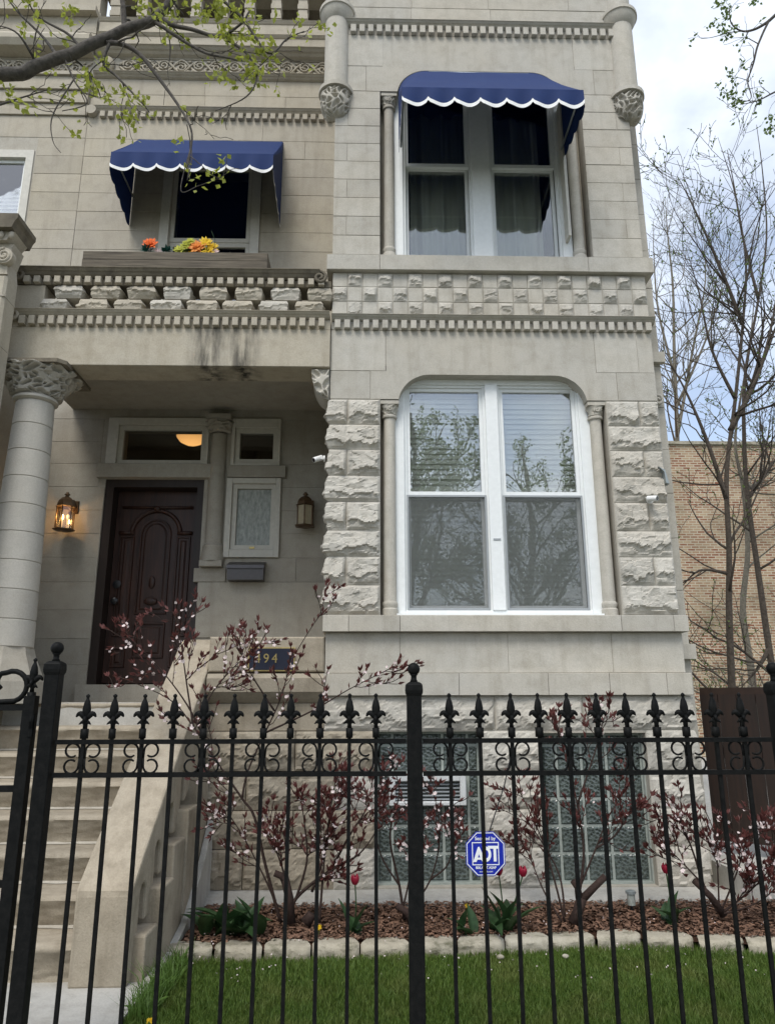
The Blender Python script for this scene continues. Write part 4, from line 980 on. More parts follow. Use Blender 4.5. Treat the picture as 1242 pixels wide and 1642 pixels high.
# ------------------------------------------------------------ security yard sign
SYN = 5.0; c_ = at(778, 1369, SYN); ys = thing('yard_sign', (c_.x, SYN, .08), 'blue octagonal security yard sign with white lettering in the flower bed', 'sign')
def octa(w_, h_, ch): return [(c_.x+a, c_.z+b) for a, b in ((-w_+ch, -h_), (w_-ch, -h_), (w_, -h_+ch), (w_, h_-ch), (w_-ch, h_), (-w_+ch, h_), (-w_, h_-ch), (-w_, -h_+ch))]
pl = MB().prism(octa(.131, .137, .072), SYN, SYN+.006, 'Y').build('plate', 'sign_blue', ys)
o1, o2 = octa(.126, .132, .0695), octa(.121, .127, .067)
MB().add([(x, SYN-.0012, z) for x, z in o1]+[(x, SYN-.0012, z) for x, z in o2], [(i, (i+1) % 8, 8+(i+1) % 8, 8+i) for i in range(8)]).build('border', 'sign_white', pl)
m = MB(); bx0, bx1, bz0, bz1 = c_.x-.090, c_.x+.090, c_.z-.070, c_.z+.072
rect_frame(m, bx0, bx1, bz0, bz1, SYN-.0014, SYN-.0002, .0055).build('logo_box', 'sign_white', pl)
# heavy letters of the logo
lz0, lz1 = c_.z-.050, c_.z+.045
A_ = [(c_.x-.085, lz0), (c_.x-.062, lz0), (c_.x-.056, lz0+.014), (c_.x-.030, lz0+.014), (c_.x-.023, lz0), (c_.x+.001, lz0), (c_.x-.040, lz1-.002), (c_.x-.050, lz1-.002)]
MB().prism(A_, SYN-.0016, SYN-.0002, 'Y').build('letter', 'sign_white', pl)
MB().prism([(c_.x-.052, lz0+.028), (c_.x-.037, lz0+.028), (c_.x-.045, lz0+.048)], SYN-.0024, SYN-.0003, 'Y').build('letter_counter', 'sign_blue', pl)
D_o = [(c_.x-.026, lz1), (c_.x+.004, lz1)]+[(c_.x+.004+.034*math.cos(a), (lz0+lz1)/2+.0475*math.sin(a)) for a in [PI/2-PI*k/14 for k in range(1, 14)]]+[(c_.x+.004, lz0), (c_.x+.001, lz0)]
MB().prism([(c_.x-.024, lz1), (c_.x-.006, lz1), (c_.x-.006, lz0+.02), (c_.x-.010, lz0+.02)], SYN-.0016, SYN-.0002, 'Y').build('letter', 'sign_white', pl)
dout = [(c_.x+.0, (lz0+lz1)/2+.0475*math.sin(a)) if False else (c_.x+.002+.036*math.cos(a), (lz0+lz1)/2+.0475*math.sin(a)) for a in [PI/2-PI*k/14 for k in range(15)]]
din = [(c_.x+.002+.018*math.cos(a), (lz0+lz1)/2+.026*math.sin(a)) for a in [-PI/2+PI*k/14 for k in range(15)]]
MB().prism([(c_.x-.006, lz1)]+dout+[(c_.x+.003, lz0)]+din+[(c_.x-.006, lz1-.021)], SYN-.0017, SYN-.0003, 'Y').build('letter', 'sign_white', pl)
MB().prism([(c_.x+.014, lz1+.004), (c_.x+.086, lz1+.004), (c_.x+.086, lz1-.014), (c_.x+.072, lz1-.014), (c_.x+.072, lz0+.002), (c_.x+.053, lz0+.002), (c_.x+.053, lz1-.014), (c_.x+.024, lz1-.014)], SYN-.0019, SYN-.0004, 'Y').build('letter', 'sign_white', pl)
text('Secured by', .031, c_.x, SYN-.001, c_.z+.094, 'sign_white', pl, .0005, bold=.0004); text('800.ADT.ASAP', .022, c_.x, SYN-.001, c_.z-.086, 'sign_white', pl, .0005, bold=.0005); text('www.adt.com', .016, c_.x, SYN-.001, c_.z-.109, 'sign_white', pl, .0005)
MB().tube([(c_.x, SYN+.012, .02), (c_.x, SYN+.012, c_.z+.12)], .007, 8).build('stake', 'black_metal', ys)
MB().tube([(c_.x+.02, SYN+.014, c_.z+.10), at(808, 1260, 5.05), at(822, 1195, 5.08)], .004, 5).build('support_rod', 'black_metal', ys)
for o_ in [pl]+list(pl.children):
    if not o_.name.startswith('lettering'):
        for v_ in o_.data.vertices: v_.co.x = c_.x+(v_.co.x-c_.x)*.933; v_.co.z = c_.z+(v_.co.z-c_.z)*.933
    else:
        o_.location.x = c_.x+(o_.location.x-c_.x)*.933; o_.location.z = c_.z+(o_.location.z-c_.z)*.933
        o_.data.transform(Matrix.Scale(.933, 4)) # SG
# ------------------------------------------------------------ iron fence and gate
YF = 3.2
fn_ = thing('iron_fence', (.2, YF, 0), 'black wrought iron picket fence with leaf finials and paired scrolls', 'fence')
FZ0, FR1, FR2 = .0, 1.150, 1.278
def finial():
    m = MB(); m.box(-.013, .013, -.013, .013, -.004, .035)
    m.lathe([(.010, .035), (.008, .05), (.017, .058), (.012, .068), (.011, .074)], 0, 0, 10)
    m.lathe([(.008, .07), (.013, .085), (.0175, .105), (.0175, .115), (.013, .138), (.007, .152), (.0055, .158), (.0085, .163), (.0085, .168), (.002, .174)], 0, 0, 10, sy=.75)
    for s_ in (-1, 1):
        pts = [(s_*(.004+.036*t), 0, .072+.028*math.sin(t*PI*.72)-.012*t*t) for t in [k/7 for k in range(8)]]
        m.tube(pts, [.006, .010, .0115, .012, .011, .009, .007, .003], 8)
        pts = [(s_*(.006+.018*t), -.006, .066-.014*t) for t in (0, .5, 1)]; m.tube(pts, [.007, .006, .002], 6)
    m.tube([(0, -.010, .08), (0, -.019, .072), (0, -.018, .058)], [.008, .008, .003], 6)
    return m.mesh('finial', 'iron_black', True)
FIN = finial()
PIK = MB().box(-.0073, .0073, -.0073, .0073, 0, 1.335).mesh('picket', 'iron_black')
def cscroll(sgn):
    """side scroll: two opposed curls springing from the picket"""
    m = MB()
    for v in (1, -1):
        zc = v*.030; pts = [(sgn*.010, 0, 0)]
        for k in range(15):
            a = -PI*.85*v*-1 if False else 0
            th = PI-(1.72*PI)*k/14; r_ = .030-.006*k/14
            pts.append((sgn*(.042+r_*math.cos(th)), 0, zc+v*(r_*math.sin(th))*1.0))
        m.tube([Vector(p) for p in pts], [.005]+[.0045]*14+[.0035], 6)
    return m.mesh('scroll', 'iron_black', True)
SCR = [cscroll(-1), cscroll(1)]
pick = [-1.169, -1.05, -.926, -.801, -.679, -.557, -.44, -.322, -.202, -.081, .032, .336, .463, .587, .709, .829, .951, 1.079, 1.2, 1.323, 1.443, 1.567]
for i, x in enumerate(pick):
    o = obj('picket', PIK, fn_, (x, YF, .03)); obj('finial', FIN, o, (x, YF, 1.325-.03+.0)).rotation_euler = (0, 0, _jit.uniform(-.25, .25)); o.rotation_euler = (_jit.uniform(-.004, .004), _jit.uniform(-.004, .004), 0)
    if (i % 2 == 0) if x < .1 else (i % 2 == 1):
        for k in (0, 1): obj('scroll', SCR[k], o, (x, YF, (FR1+FR2)/2))
for a, b in ((-1.275, .152), (.222, 1.68)):
    for z in (FR1, FR2, .16): MB().box(a, b, YF-.0125, YF+.0125, z-.009, z+.009).build('rail', 'iron_black', fn_)
def post(x, h, parent, name='post', wd=.030):
    m = MB(); ps = [(wd, 0), (wd, h-.10), (wd+.004, h-.095), (wd+.006, h-.08), (wd+.004, h-.055), (wd*.7, h-.045)]
    m.lathe([(r_*1.414, z) for r_, z in ps], x, YF, 4, PI/4, PI/4+2*PI)
    o = m.build(name, 'iron_black', parent); o.modifiers.new('bevel', 'BEVEL').width = .006
    MB().lathe([(.018, h-.046), (.012, h-.034), (.012, h-.02), (.018, h-.014)], x, YF, 12).sphere((x, YF, h+.008), .0265, 16, 12).build('ball', 'iron_black', o, True)
post(-1.312, 1.648, fn_); post(.187, 1.560, fn_); post(1.722, 1.560, fn_)
gt = thing('iron_gate', (-1.8, YF, 0), 'black iron gate with scroll top left of the tall ball post', 'gate')
o = MB().box(-1.418, -1.372, YF-.022, YF+.022, .05, 1.462).build('stile', 'iron_black', gt); obj('finial', FIN, o, (-1.397, YF, 1.442))
o2 = MB().box(-2.40, -2.354, YF-.022, YF+.022, .05, 1.462).build('stile', 'iron_black', gt)
for z in (.14, .75, 1.10, 1.415): MB().box(-2.353, -1.419, YF-.013, YF+.013, z-.012, z+.012).build('rail', 'iron_black', gt)
for k in range(7):
    x = -2.24+.115*k; MB().box(x-.0085, x+.0085, YF-.0085, YF+.0085, .15, 1.41).build('picket', 'iron_black', gt)
sc = [(-1.75, 1.434), (-1.60, 1.434), (-1.51, 1.438)]+[(-1.482+.062*math.cos(a), 1.50+.062*math.sin(a)) for a in [-PI/2+.3+ (1.05*PI)*k/10 for k in range(11)]]
sc += [(-1.499+.044*math.cos(a), 1.524+.040*math.sin(a)) for a in [.75*PI+.55*PI*k/8 for k in range(9)]]
MB().tube([(x, YF, z) for x, z in sc], [.011]*(len(sc)-6)+[.0105, .010, .009, .008, .010, .009], 8).build('scroll', 'iron_black', gt, True)
for z in (1.33, 1.36): MB().tube([(-1.375, YF-.018, z-.03), (-1.375, YF-.018, z+.03)], .011, 8).build('hinge', 'iron_black', gt)
# ------------------------------------------------------------ brown wooden gate at the right
wg = thing('wooden_gate', (3.2, 6.1, .2), 'dark reddish brown board gate standing between the house and the iron fence', 'gate')
ga, gb = Vector((2.80, 6.42)), Vector((4.25, 5.2))
def gp(t, off=0): d = (gb-ga); n = Vector((d.y, -d.x)).normalized(); p = ga+d*t+n*off; return p
def gbox(m, t0, t1, o0, o1, z0, z1, dz=0):
    a, b, c, d = gp(t0, o0), gp(t1, o0), gp(t1, o1), gp(t0, o1)
    vs = [(p.x, p.y, z) for z in (z0, z1) for p in (a, b, c, d)]
    return m.add(vs, [(0, 3, 2, 1), (4, 5, 6, 7), (0, 1, 5, 4), (1, 2, 6, 5), (2, 3, 7, 6), (3, 0, 4, 7)])
for k in range(13): gbox(MB(), k/13+.0015, (k+1)/13-.0015, 0, .02, .36, 1.50+.0).build('board', 'gate_board', wg)
for z0, z1 in ((1.43, 1.555), (1.0, 1.09), (.40, .50)): gbox(MB(), .0, 1, -.035 if z0 != 1.43 else -.03, -.001, z0, z1).build('rail', 'gate_brown', wg)
gbox(MB(), .0, .05, -.04, -.0012, .36, 1.555).build('stile', 'gate_brown', wg)
# ------------------------------------------------------------ ground
def struct(name, mb, mat): return tag(mb.build(name, mat), kind='structure')
struct('ground', MB().box(-400, 400, -400, 600, -1.0, -.08), 'far_ground')
struct('sidewalk', MB().box(-30, 30, 0.4, 3.02, -.2, -.01), 'sidewalk')
struct('parkway', MB().box(-30, 30, -2.2, .396, -.2, -.03), 'lawn_soil')
struct('road', MB().box(-60, 60, -11, -2.204, -.3, -.07), 'asphalt')
def lawn_z(x, y): return .012*noise.noise(Vector((x*2, y*2, 0)))
def edge_y(x): return 4.80+.10*math.exp(-((x-1.45)/.55)**2)+.03*math.sin(x*1.7)
struct('lawn', MB().grid(lambda u, v: (-1.16+7.5*u, 3.02+1.95*v, lawn_z(-1.16+7.5*u, 3.02+1.95*v)), 120, 30), 'lawn_soil')
struct('path', MB().grid(lambda u, v: (-4.5+3.37*u, 3.022+1.6*v, .035+.004*noise.noise(Vector((u*9, v*9, 0)))), 30, 16), 'concrete')
struct('path_edge', MB().box(-1.131, -1.12, 3.03, 4.42, -.1, .037), 'concrete')
struct('flower_bed', MB().grid(lambda u, v: (-1.12+4.6*u, edge_y(-1.12+4.6*u)+.03+(5.75-edge_y(-1.12+4.6*u))*v, .055+.02*noise.noise(Vector((u*14, v*5, 3)))+.03*v), 90, 20), 'mulch_soil')
struct('side_yard', MB().box(2.47, 9, 5.62, 40, -.3, .10), 'concrete')
struct('side_step', MB().box(2.64, 3.6, 5.58, 6.9, .102, .26), 'concrete')
# bed edging of cast blocks
be = thing('bed_edging', (.7, 4.85, 0), 'row of tan scalloped concrete edging blocks along the flower bed', 'edging')
x = -1.17; k = 0; er = random.Random(3)
while x < 3.6:
    wd = .285+er.uniform(-.008, .008); y = edge_y(x+wd/2); zt = .073+er.uniform(-.006, .006); h = wd-.008; sk = er.uniform(-.05, .05)
    def bf(u, v, wd=h, x=x, y=y, zt=zt, k=k, sk=sk):
        ch = .022*max(0, abs(u-.5)*2-.86)/.14
        if v < .5:
            t = v/.5; r_ = .008*noise.noise(Vector((u*6, t*4, k*2.7)))+.008*noise.noise(Vector((u*19, t*11, k*2.7)))
            return (x+wd*u, y+ch+r_*math.sin(PI*min(1, t*.9))-.003*math.sin(PI*t)+sk*(u-.5), -.06+(zt+.055)*t)
        t = (v-.5)/.5
        return (x+wd*(.5+(u-.5)*(1-.26*t)), y+ch*(1-t)+.012+.125*t+sk*(u-.5), zt-.004+.006*min(1, t*6))
    mm = MB().grid(bf, 18, 16)
    mm.box(x+.035, x+h-.035, y+.06, y+.12, -.05, zt-.006)
    mm.build('edging_block', 'edging', be, 40); x += wd; k += 1
# ------------------------------------------------------------ batch builders
def mesh_np(name, V, F, mat, parent=None, smooth=False, kind=None):
    me = bpy.data.meshes.new(name); V = np.asarray(V, dtype=np.float32).reshape(-1, 3); F = np.asarray(F, dtype=np.int32); n, s_ = F.shape
    me.vertices.add(len(V)); me.vertices.foreach_set('co', V.ravel()); me.loops.add(n*s_); me.loops.foreach_set('vertex_index', F.ravel())
    me.polygons.add(n); me.polygons.foreach_set('loop_start', np.arange(0, n*s_, s_, dtype=np.int32)); me.polygons.foreach_set('loop_total', np.full(n, s_, dtype=np.int32))
    me.materials.append(MAT[mat]); me.update(calc_edges=True); me.validate()
    o = obj(name, me, parent)
    if kind: o['kind'] = kind
    return o
nr = np.random.default_rng(4)
def blades(name, label, N_, xr, yr, hmin, hmax, wd, mat, clump=0):
    X = nr.uniform(*xr, N_); Yv = nr.uniform(*yr, N_); keep = np.array([b < edge_y(a)+.01 for a, b in zip(X, Yv)]); X, Yv = X[keep], Yv[keep]; n = len(X)
    dens = np.array([noise.noise(Vector((a*3, b*3, 1))) for a, b in zip(X, Yv)])
    H = nr.uniform(hmin, hmax, n)*(1+.6*dens); A = nr.uniform(0, 2*np.pi, n); lean = nr.uniform(.1, .9, n)*H; B = nr.uniform(0, 2*np.pi, n)
    dx, dy = np.cos(A)*wd/2, np.sin(A)*wd/2; lx, ly = np.cos(B)*lean, np.sin(B)*lean
    P = np.zeros((n, 5, 3))
    P[:, 0] = np.stack([X-dx, Yv-dy, np.full(n, -.005)], 1); P[:, 1] = np.stack([X+dx, Yv+dy, np.full(n, -.005)], 1)
    P[:, 2] = np.stack([X+dx*.8+lx*.35, Yv+dy*.8+ly*.35, H*.6], 1); P[:, 3] = np.stack([X-dx*.8+lx*.35, Yv-dy*.8+ly*.35, H*.6], 1)
    P[:, 4] = np.stack([X+lx, Yv+ly, H], 1)
    i = np.arange(n)*5; F = np.concatenate([np.stack([i, i+1, i+2], 1), np.stack([i, i+2, i+3], 1), np.stack([i+3, i+2, i+4], 1)])
    o = mesh_np(name, P, F, mat, None, kind='stuff'); return tag(o, label, 'grass')
blades('grass', 'short green spring lawn grass behind the iron fence', 120000, (-1.13, 3.2), (3.05, 4.93), .018, .05, .0045, 'grass')
blades('weed_grass', 'pale taller weed tufts along the lawn edge', 700, (-1.12, -1.0), (3.9, 4.75), .06, .16, .006, 'weed')
# mulch chips
def chips(n):
    X = nr.uniform(-1.1, 3.3, n); T = nr.uniform(0, 1, n); e = np.array([edge_y(a) for a in X])+.10; Yv = e+(5.60-e)*T
    Z = .066+.03*T+nr.uniform(0, .024, n); L = nr.uniform(.012, .04, n); Wd = nr.uniform(.005, .013, n); A = nr.uniform(0, np.pi, n); tl = nr.uniform(-.35, .35, n)
    ux, uy, uz_ = np.cos(A)*L/2, np.sin(A)*L/2, np.sin(tl)*L/2; vx, vy = -np.sin(A)*Wd/2, np.cos(A)*Wd/2
    c = np.stack([X, Yv, Z], 1); u = np.stack([ux, uy, uz_], 1); v = np.stack([vx, vy, nr.uniform(-.004, .004, n)], 1)
    P = np.stack([c-u-v, c+u-v, c+u+v, c-u+v], 1); i = np.arange(n)*4; F = np.stack([i, i+1, i+2, i+3], 1)
    return P, F
P, F = chips(14000); tag(mesh_np('mulch', P, F, 'mulch_a', None, kind='stuff'), 'reddish brown bark mulch covering the flower bed', 'mulch')
class Leaves:
    """leaf or petal quads collected into one mesh"""
    def __init__(s): s.P = []
    def leaf(s, p, d, L, wd, q, fold=.25):
        d = d.normalized(); side = d.cross(Vector((q.uniform(-1, 1), q.uniform(-1, 1), q.uniform(-.3, 1)))).normalized(); n = d.cross(side)
        a, b = p+d*L*.48+side*wd/2+n*fold*wd*.5, p+d*L*.48-side*wd/2+n*fold*wd*.5
        s.P += [p, a, p+d*L, b]
    def flower(s, p, r, q):
        n = Vector((q.uniform(-.6, .6), q.uniform(-1, -.1), q.uniform(-.4, .8))).normalized(); u = n.orthogonal().normalized(); v = n.cross(u)
        for k in range(5):
            a = k*2*PI/5; d = u*math.cos(a)+v*math.sin(a); e = n.cross(d); s.P += [p+n*.001, p+d*r*.6+e*r*.42+n*r*.15, p+d*r+n*r*.2, p+d*r*.6-e*r*.42+n*r*.15]
    def build(s, name, mat, parent):
        if not s.P: return
        n = len(s.P)//4; i = np.arange(n)*4
        return mesh_np(name, [tuple(p) for p in s.P], np.stack([i, i+1, i+2, i+3], 1), mat, parent, kind='stuff')
def smooth_path(pts, n=4):
    """Catmull-Rom through the points"""
    P_ = [Vector(p) for p in pts]; out = []
    for i in range(len(P_)-1):
        p0, p1, p2, p3 = P_[max(i-1, 0)], P_[i], P_[i+1], P_[min(i+2, len(P_)-1)]
        for k in range(n):
            t = k/n; out.append(.5*((2*p1)+(p2-p0)*t+(2*p0-5*p1+4*p2-p3)*t*t+(3*p1-p0-3*p2+p3)*t**3))
    out.append(P_[-1]); return out
def grow(q, p, d, L, r, lvl, maxl, out, up=.08, wig=.22, ch=(3, 5), ang=(.5, 1.0), rmin=.0025, tips=None, lr=(.45, .75)):
    n = 7 if lvl < maxl else 5; pts = [Vector(p)]; rad = [r]; d = Vector(d).normalized()
    for i in range(n):
        d = (d+Vector((q.gauss(0, wig), q.gauss(0, wig), q.gauss(0, wig)+up))*.5).normalized(); pts.append(pts[-1]+d*L/n); rad.append(max(rmin, r*(1-.75*(i+1)/n)))
    out.append((pts, rad, lvl))
    if lvl < maxl:
        for c in range(q.randint(*ch)):
            t = q.uniform(.2, .98); i = min(n-1, int(t*n)); base = pts[i].lerp(pts[i+1], t*n-i); dd_ = (pts[i+1]-pts[i]).normalized()
            ax = dd_.orthogonal().normalized(); ax.rotate(Matrix.Rotation(q.uniform(0, 2*PI), 3, dd_)); nd = dd_.copy(); nd.rotate(Matrix.Rotation(q.uniform(*ang), 3, ax))
            grow(q, base, nd, L*q.uniform(*lr)*(1.1-.4*t), max(rmin, rad[i]*q.uniform(.45, .7)), lvl+1, maxl, out, up, wig, ch, ang, rmin, tips, lr)
    if tips is not None and lvl >= maxl-1: tips.append((pts, d))
def sprout(q, path, rad, k, L, lvl, maxl, out, tips, t0=.15, rs=.5, **kw):
    """k side branches along a given path"""
    for c in range(k):
        t = q.uniform(t0, .99); f = t*(len(path)-1); i = int(f); b = path[i].lerp(path[min(i+1, len(path)-1)], f-i); dd_ = (path[min(i+1, len(path)-1)]-path[i]).normalized()
        ax = dd_.orthogonal().normalized(); ax.rotate(Matrix.Rotation(q.uniform(0, 2*PI), 3, dd_)); nd = dd_.copy(); nd.rotate(Matrix.Rotation(q.uniform(.45, 1.15), 3, ax))
        r_ = rad[i] if isinstance(rad, list) else rad
        grow(q, b, nd, L*q.uniform(.6, 1.2)*(1.15-.5*t), max(.0025, r_*q.uniform(.35, .6)), lvl, maxl, out, tips=tips, **kw)
def wood_parts(root, out, mat, split=1, names=('trunk', 'twigs')):
    a, b = MB(), MB()
    for pts, rad, lvl in out: (a if lvl <= split else b).tube(pts, rad, 8 if lvl == 0 else 6 if lvl == 1 else 4 if lvl == 2 else 3, lvl < 2)
    t = a.build(names[0], mat, root, True)
    if b.v: tag(b.build(names[1], mat, root, True), kind='stuff')
    return t
# ------------------------------------------------------------ purple-leaf shrubs
def shrub(label, stems, seed, twigs=9, L=.34, bl=1.0, lf=1.0, rb=.013, stump=None, up=.15, brz='leaf_purple'):
    q = random.Random(seed); base = stems[0][0]; r0 = at(base[0], base[1], base[2]); root = thing('flowering_shrub', (r0.x, r0.y, .07), label, 'shrub', 'purple-leaf flowering shrubs in the bed')
    out = []; tips = []
    for si, s_ in enumerate(stems):
        path = smooth_path([at(*p) for p in s_], 5); n = len(path); r1 = rb*(.85 if si == 0 else .55); rad = [max(.003, r1*(1-.8*i/(n-1))) for i in range(n)]
        out.append((path, rad, 0)); sprout(q, path, rad, twigs, L, 1, 2, out, tips, .35, up=up, wig=.25, ch=(1, 3), lr=(.4, .7)); tips.append((path[int(n*.55):], (path[-1]-path[-2])))
    if stump:
        for a, b, rr in stump: out.append(([at(*a), at(*a).lerp(at(*b), .5)+Vector((.01, 0, .01)), at(*b)], [rr*1.25, rr*1.05, rr], 0))
    wood_parts(root, out, 'stem_dark', 0, ('stems', 'twigs'))
    lv, bs = Leaves(), Leaves()
    for pts, d in tips:
        side = q.random()
        for i in range(len(pts)-1):
            seg = pts[i+1]-pts[i]
            for k in range(max(1, int(seg.length/.018))):
                p = pts[i].lerp(pts[i+1], q.random())
                if q.random() < .46*lf:
                    dd_ = (seg.normalized()*.8+Vector((q.uniform(-1, 1), q.uniform(-1, .6), q.uniform(-.2, 1)))*.8); lv.leaf(p, dd_, q.uniform(.032, .06), q.uniform(.013, .022), q)
                if side < .62 and q.random() < .32*bl: bs.flower(p+Vector((q.uniform(-.02, .02), q.uniform(-.03, .01), q.uniform(-.015, .02))), q.uniform(.009, .0155), q)
        for k in range(int(6*lf)): lv.leaf(pts[-1], d.normalized()+Vector((q.uniform(-.7, .7), q.uniform(-.7, .7), q.uniform(-.2, .7))), q.uniform(.035, .06), q.uniform(.012, .02), q)
    lv.build('leaves', brz, root); bs.build('blossoms', 'blossom', root); return root
Y1 = 5.18
shrub('tall purple-leaf shrub with white blossom reaching up to the number plaque', [
    [(450, 1480, Y1), (425, 1385, Y1), (408, 1310, Y1), (388, 1280, Y1), (350, 1225, Y1-.05), (310, 1165, Y1-.1), (270, 1120, Y1-.12), (190, 1085, Y1-.15)],
    [(388, 1280, Y1), (398, 1235, Y1), (425, 1175, Y1+.02), (450, 1120, Y1+.05), (468, 1060, Y1+.08), (500, 1005, Y1+.1), (517, 982, Y1+.1)],
    [(330, 1190, Y1-.07), (300, 1130, Y1-.1), (255, 1070, Y1-.12), (205, 1020, Y1-.14)], [(310, 1165, Y1-.1), (300, 1100, Y1-.1), (290, 1030, Y1-.1), (281, 988, Y1-.1)],
    [(425, 1175, Y1+.02), (500, 1140, Y1), (560, 1105, Y1), (625, 1072, Y1)], [(440, 1140, Y1+.04), (405, 1085, Y1), (385, 1045, Y1)], [(320, 1180, Y1-.1), (335, 1120, Y1-.1), (375, 1070, Y1-.1), (400, 1050, Y1-.1)],
    [(452, 1478, Y1), (430, 1420, Y1), (395, 1350, Y1), (370, 1310, Y1)]], 21, 8, .30, 1.0, .85)
shrub('bushy purple-leaf shrub on a short dark stump left of the tulip', [
    [(462, 1478, 5.12), (475, 1440, 5.12), (530, 1395, 5.1), (575, 1370, 5.1), (605, 1330, 5.1)], [(470, 1470, 5.12), (455, 1400, 5.12), (442, 1360, 5.12), (440, 1338, 5.12)],
    [(500, 1430, 5.1), (520, 1370, 5.08), (530, 1310, 5.05), (548, 1250, 5.05)], [(512, 1480, 5.06), (518, 1400, 5.06), (525, 1330, 5.06), (538, 1250, 5.06)], [(475, 1440, 5.12), (492, 1380, 5.1), (488, 1320, 5.08), (482, 1280, 5.06)],
    [(530, 1395, 5.1), (560, 1340, 5.1), (590, 1290, 5.1), (580, 1262, 5.1)]], 22, 9, .24, .75, 1.15, .016, [((466, 1480, 5.12), (456, 1405, 5.12), .026), ((458, 1415, 5.12), (440, 1400, 5.12), .02), ((490, 1480, 5.1), (500, 1465, 5.1), .03)])
shrub('white blossoming shrub in front of the air conditioner and fence post', [
    [(648, 1475, 5.2), (640, 1420, 5.2), (625, 1340, 5.18), (640, 1270, 5.16), (628, 1225, 5.15)], [(650, 1470, 5.2), (690, 1410, 5.2), (705, 1340, 5.18), (698, 1285, 5.16), (692, 1270, 5.16)],
    [(640, 1420, 5.2), (610, 1370, 5.2), (600, 1310, 5.2), (612, 1260, 5.2)], [(690, 1410, 5.2), (715, 1390, 5.18), (725, 1360, 5.16), (728, 1330, 5.16)], [(645, 1460, 5.2), (660, 1390, 5.18), (668, 1330, 5.16), (660, 1290, 5.15)]], 23, 7, .22, 1.3, .7, .012, [((660, 1478, 5.15), (636, 1452, 5.15), .02), ((660, 1478, 5.15), (675, 1450, 5.15), .017)])
shrub('sparse dark red shrub with sawn branches in front of the right glass-block window', [
    [(915, 1478, 5.14), (930, 1420, 5.14), (935, 1360, 5.14), (925, 1290, 5.15), (905, 1210, 5.2), (890, 1155, 5.2)], [(905, 1478, 5.14), (888, 1410, 5.14), (870, 1350, 5.2), (838, 1280, 5.32), (815, 1240, 5.36)],
    [(930, 1420, 5.14), (955, 1360, 5.14), (975, 1310, 5.14), (1010, 1255, 5.16)], [(925, 1290, 5.15), (955, 1200, 5.2), (968, 1150, 5.2)], [(955, 1360, 5.14), (985, 1340, 5.14), (1005, 1310, 5.14), (1010, 1300, 5.14)],
    [(905, 1470, 5.14), (895, 1400, 5.2), (855, 1330, 5.36), (832, 1300, 5.42)], [(900, 1478, 5.14), (872, 1430, 5.2), (855, 1390, 5.32), (842, 1360, 5.40)]], 24, 7, .26, .12, 1.1, .014, [((918, 1480, 5.14), (933, 1440, 5.14), .03), ((930, 1445, 5.14), (970, 1405, 5.14), .022), ((928, 1440, 5.14), (918, 1412, 5.14), .02)])
shrub('purple-leaf shrub with pink-white blossoms in front of the brown gate', [
    [(1150, 1462, 5.15), (1128, 1420, 5.15), (1108, 1360, 5.15), (1085, 1310, 5.15), (1055, 1310, 5.15)], [(1152, 1462, 5.15), (1150, 1400, 5.15), (1145, 1340, 5.15), (1130, 1300, 5.15)],
    [(1155, 1462, 5.15), (1180, 1400, 5.12), (1195, 1350, 5.12), (1207, 1310, 5.12)], [(1158, 1462, 5.15), (1200, 1430, 5.1), (1235, 1390, 5.1), (1250, 1345, 5.1)], [(1160, 1465, 5.1), (1195, 1455, 5.05), (1225, 1440, 5.02), (1245, 1420, 5.0)],
    [(1128, 1420, 5.15), (1090, 1380, 5.15), (1055, 1345, 5.15)], [(1160, 1462, 5.12), (1185, 1440, 5.08), (1205, 1400, 5.05)]], 25, 9, .24, 1.0, 1.1, .012, [((1160, 1468, 5.15), (1112, 1412, 5.15), .02)])
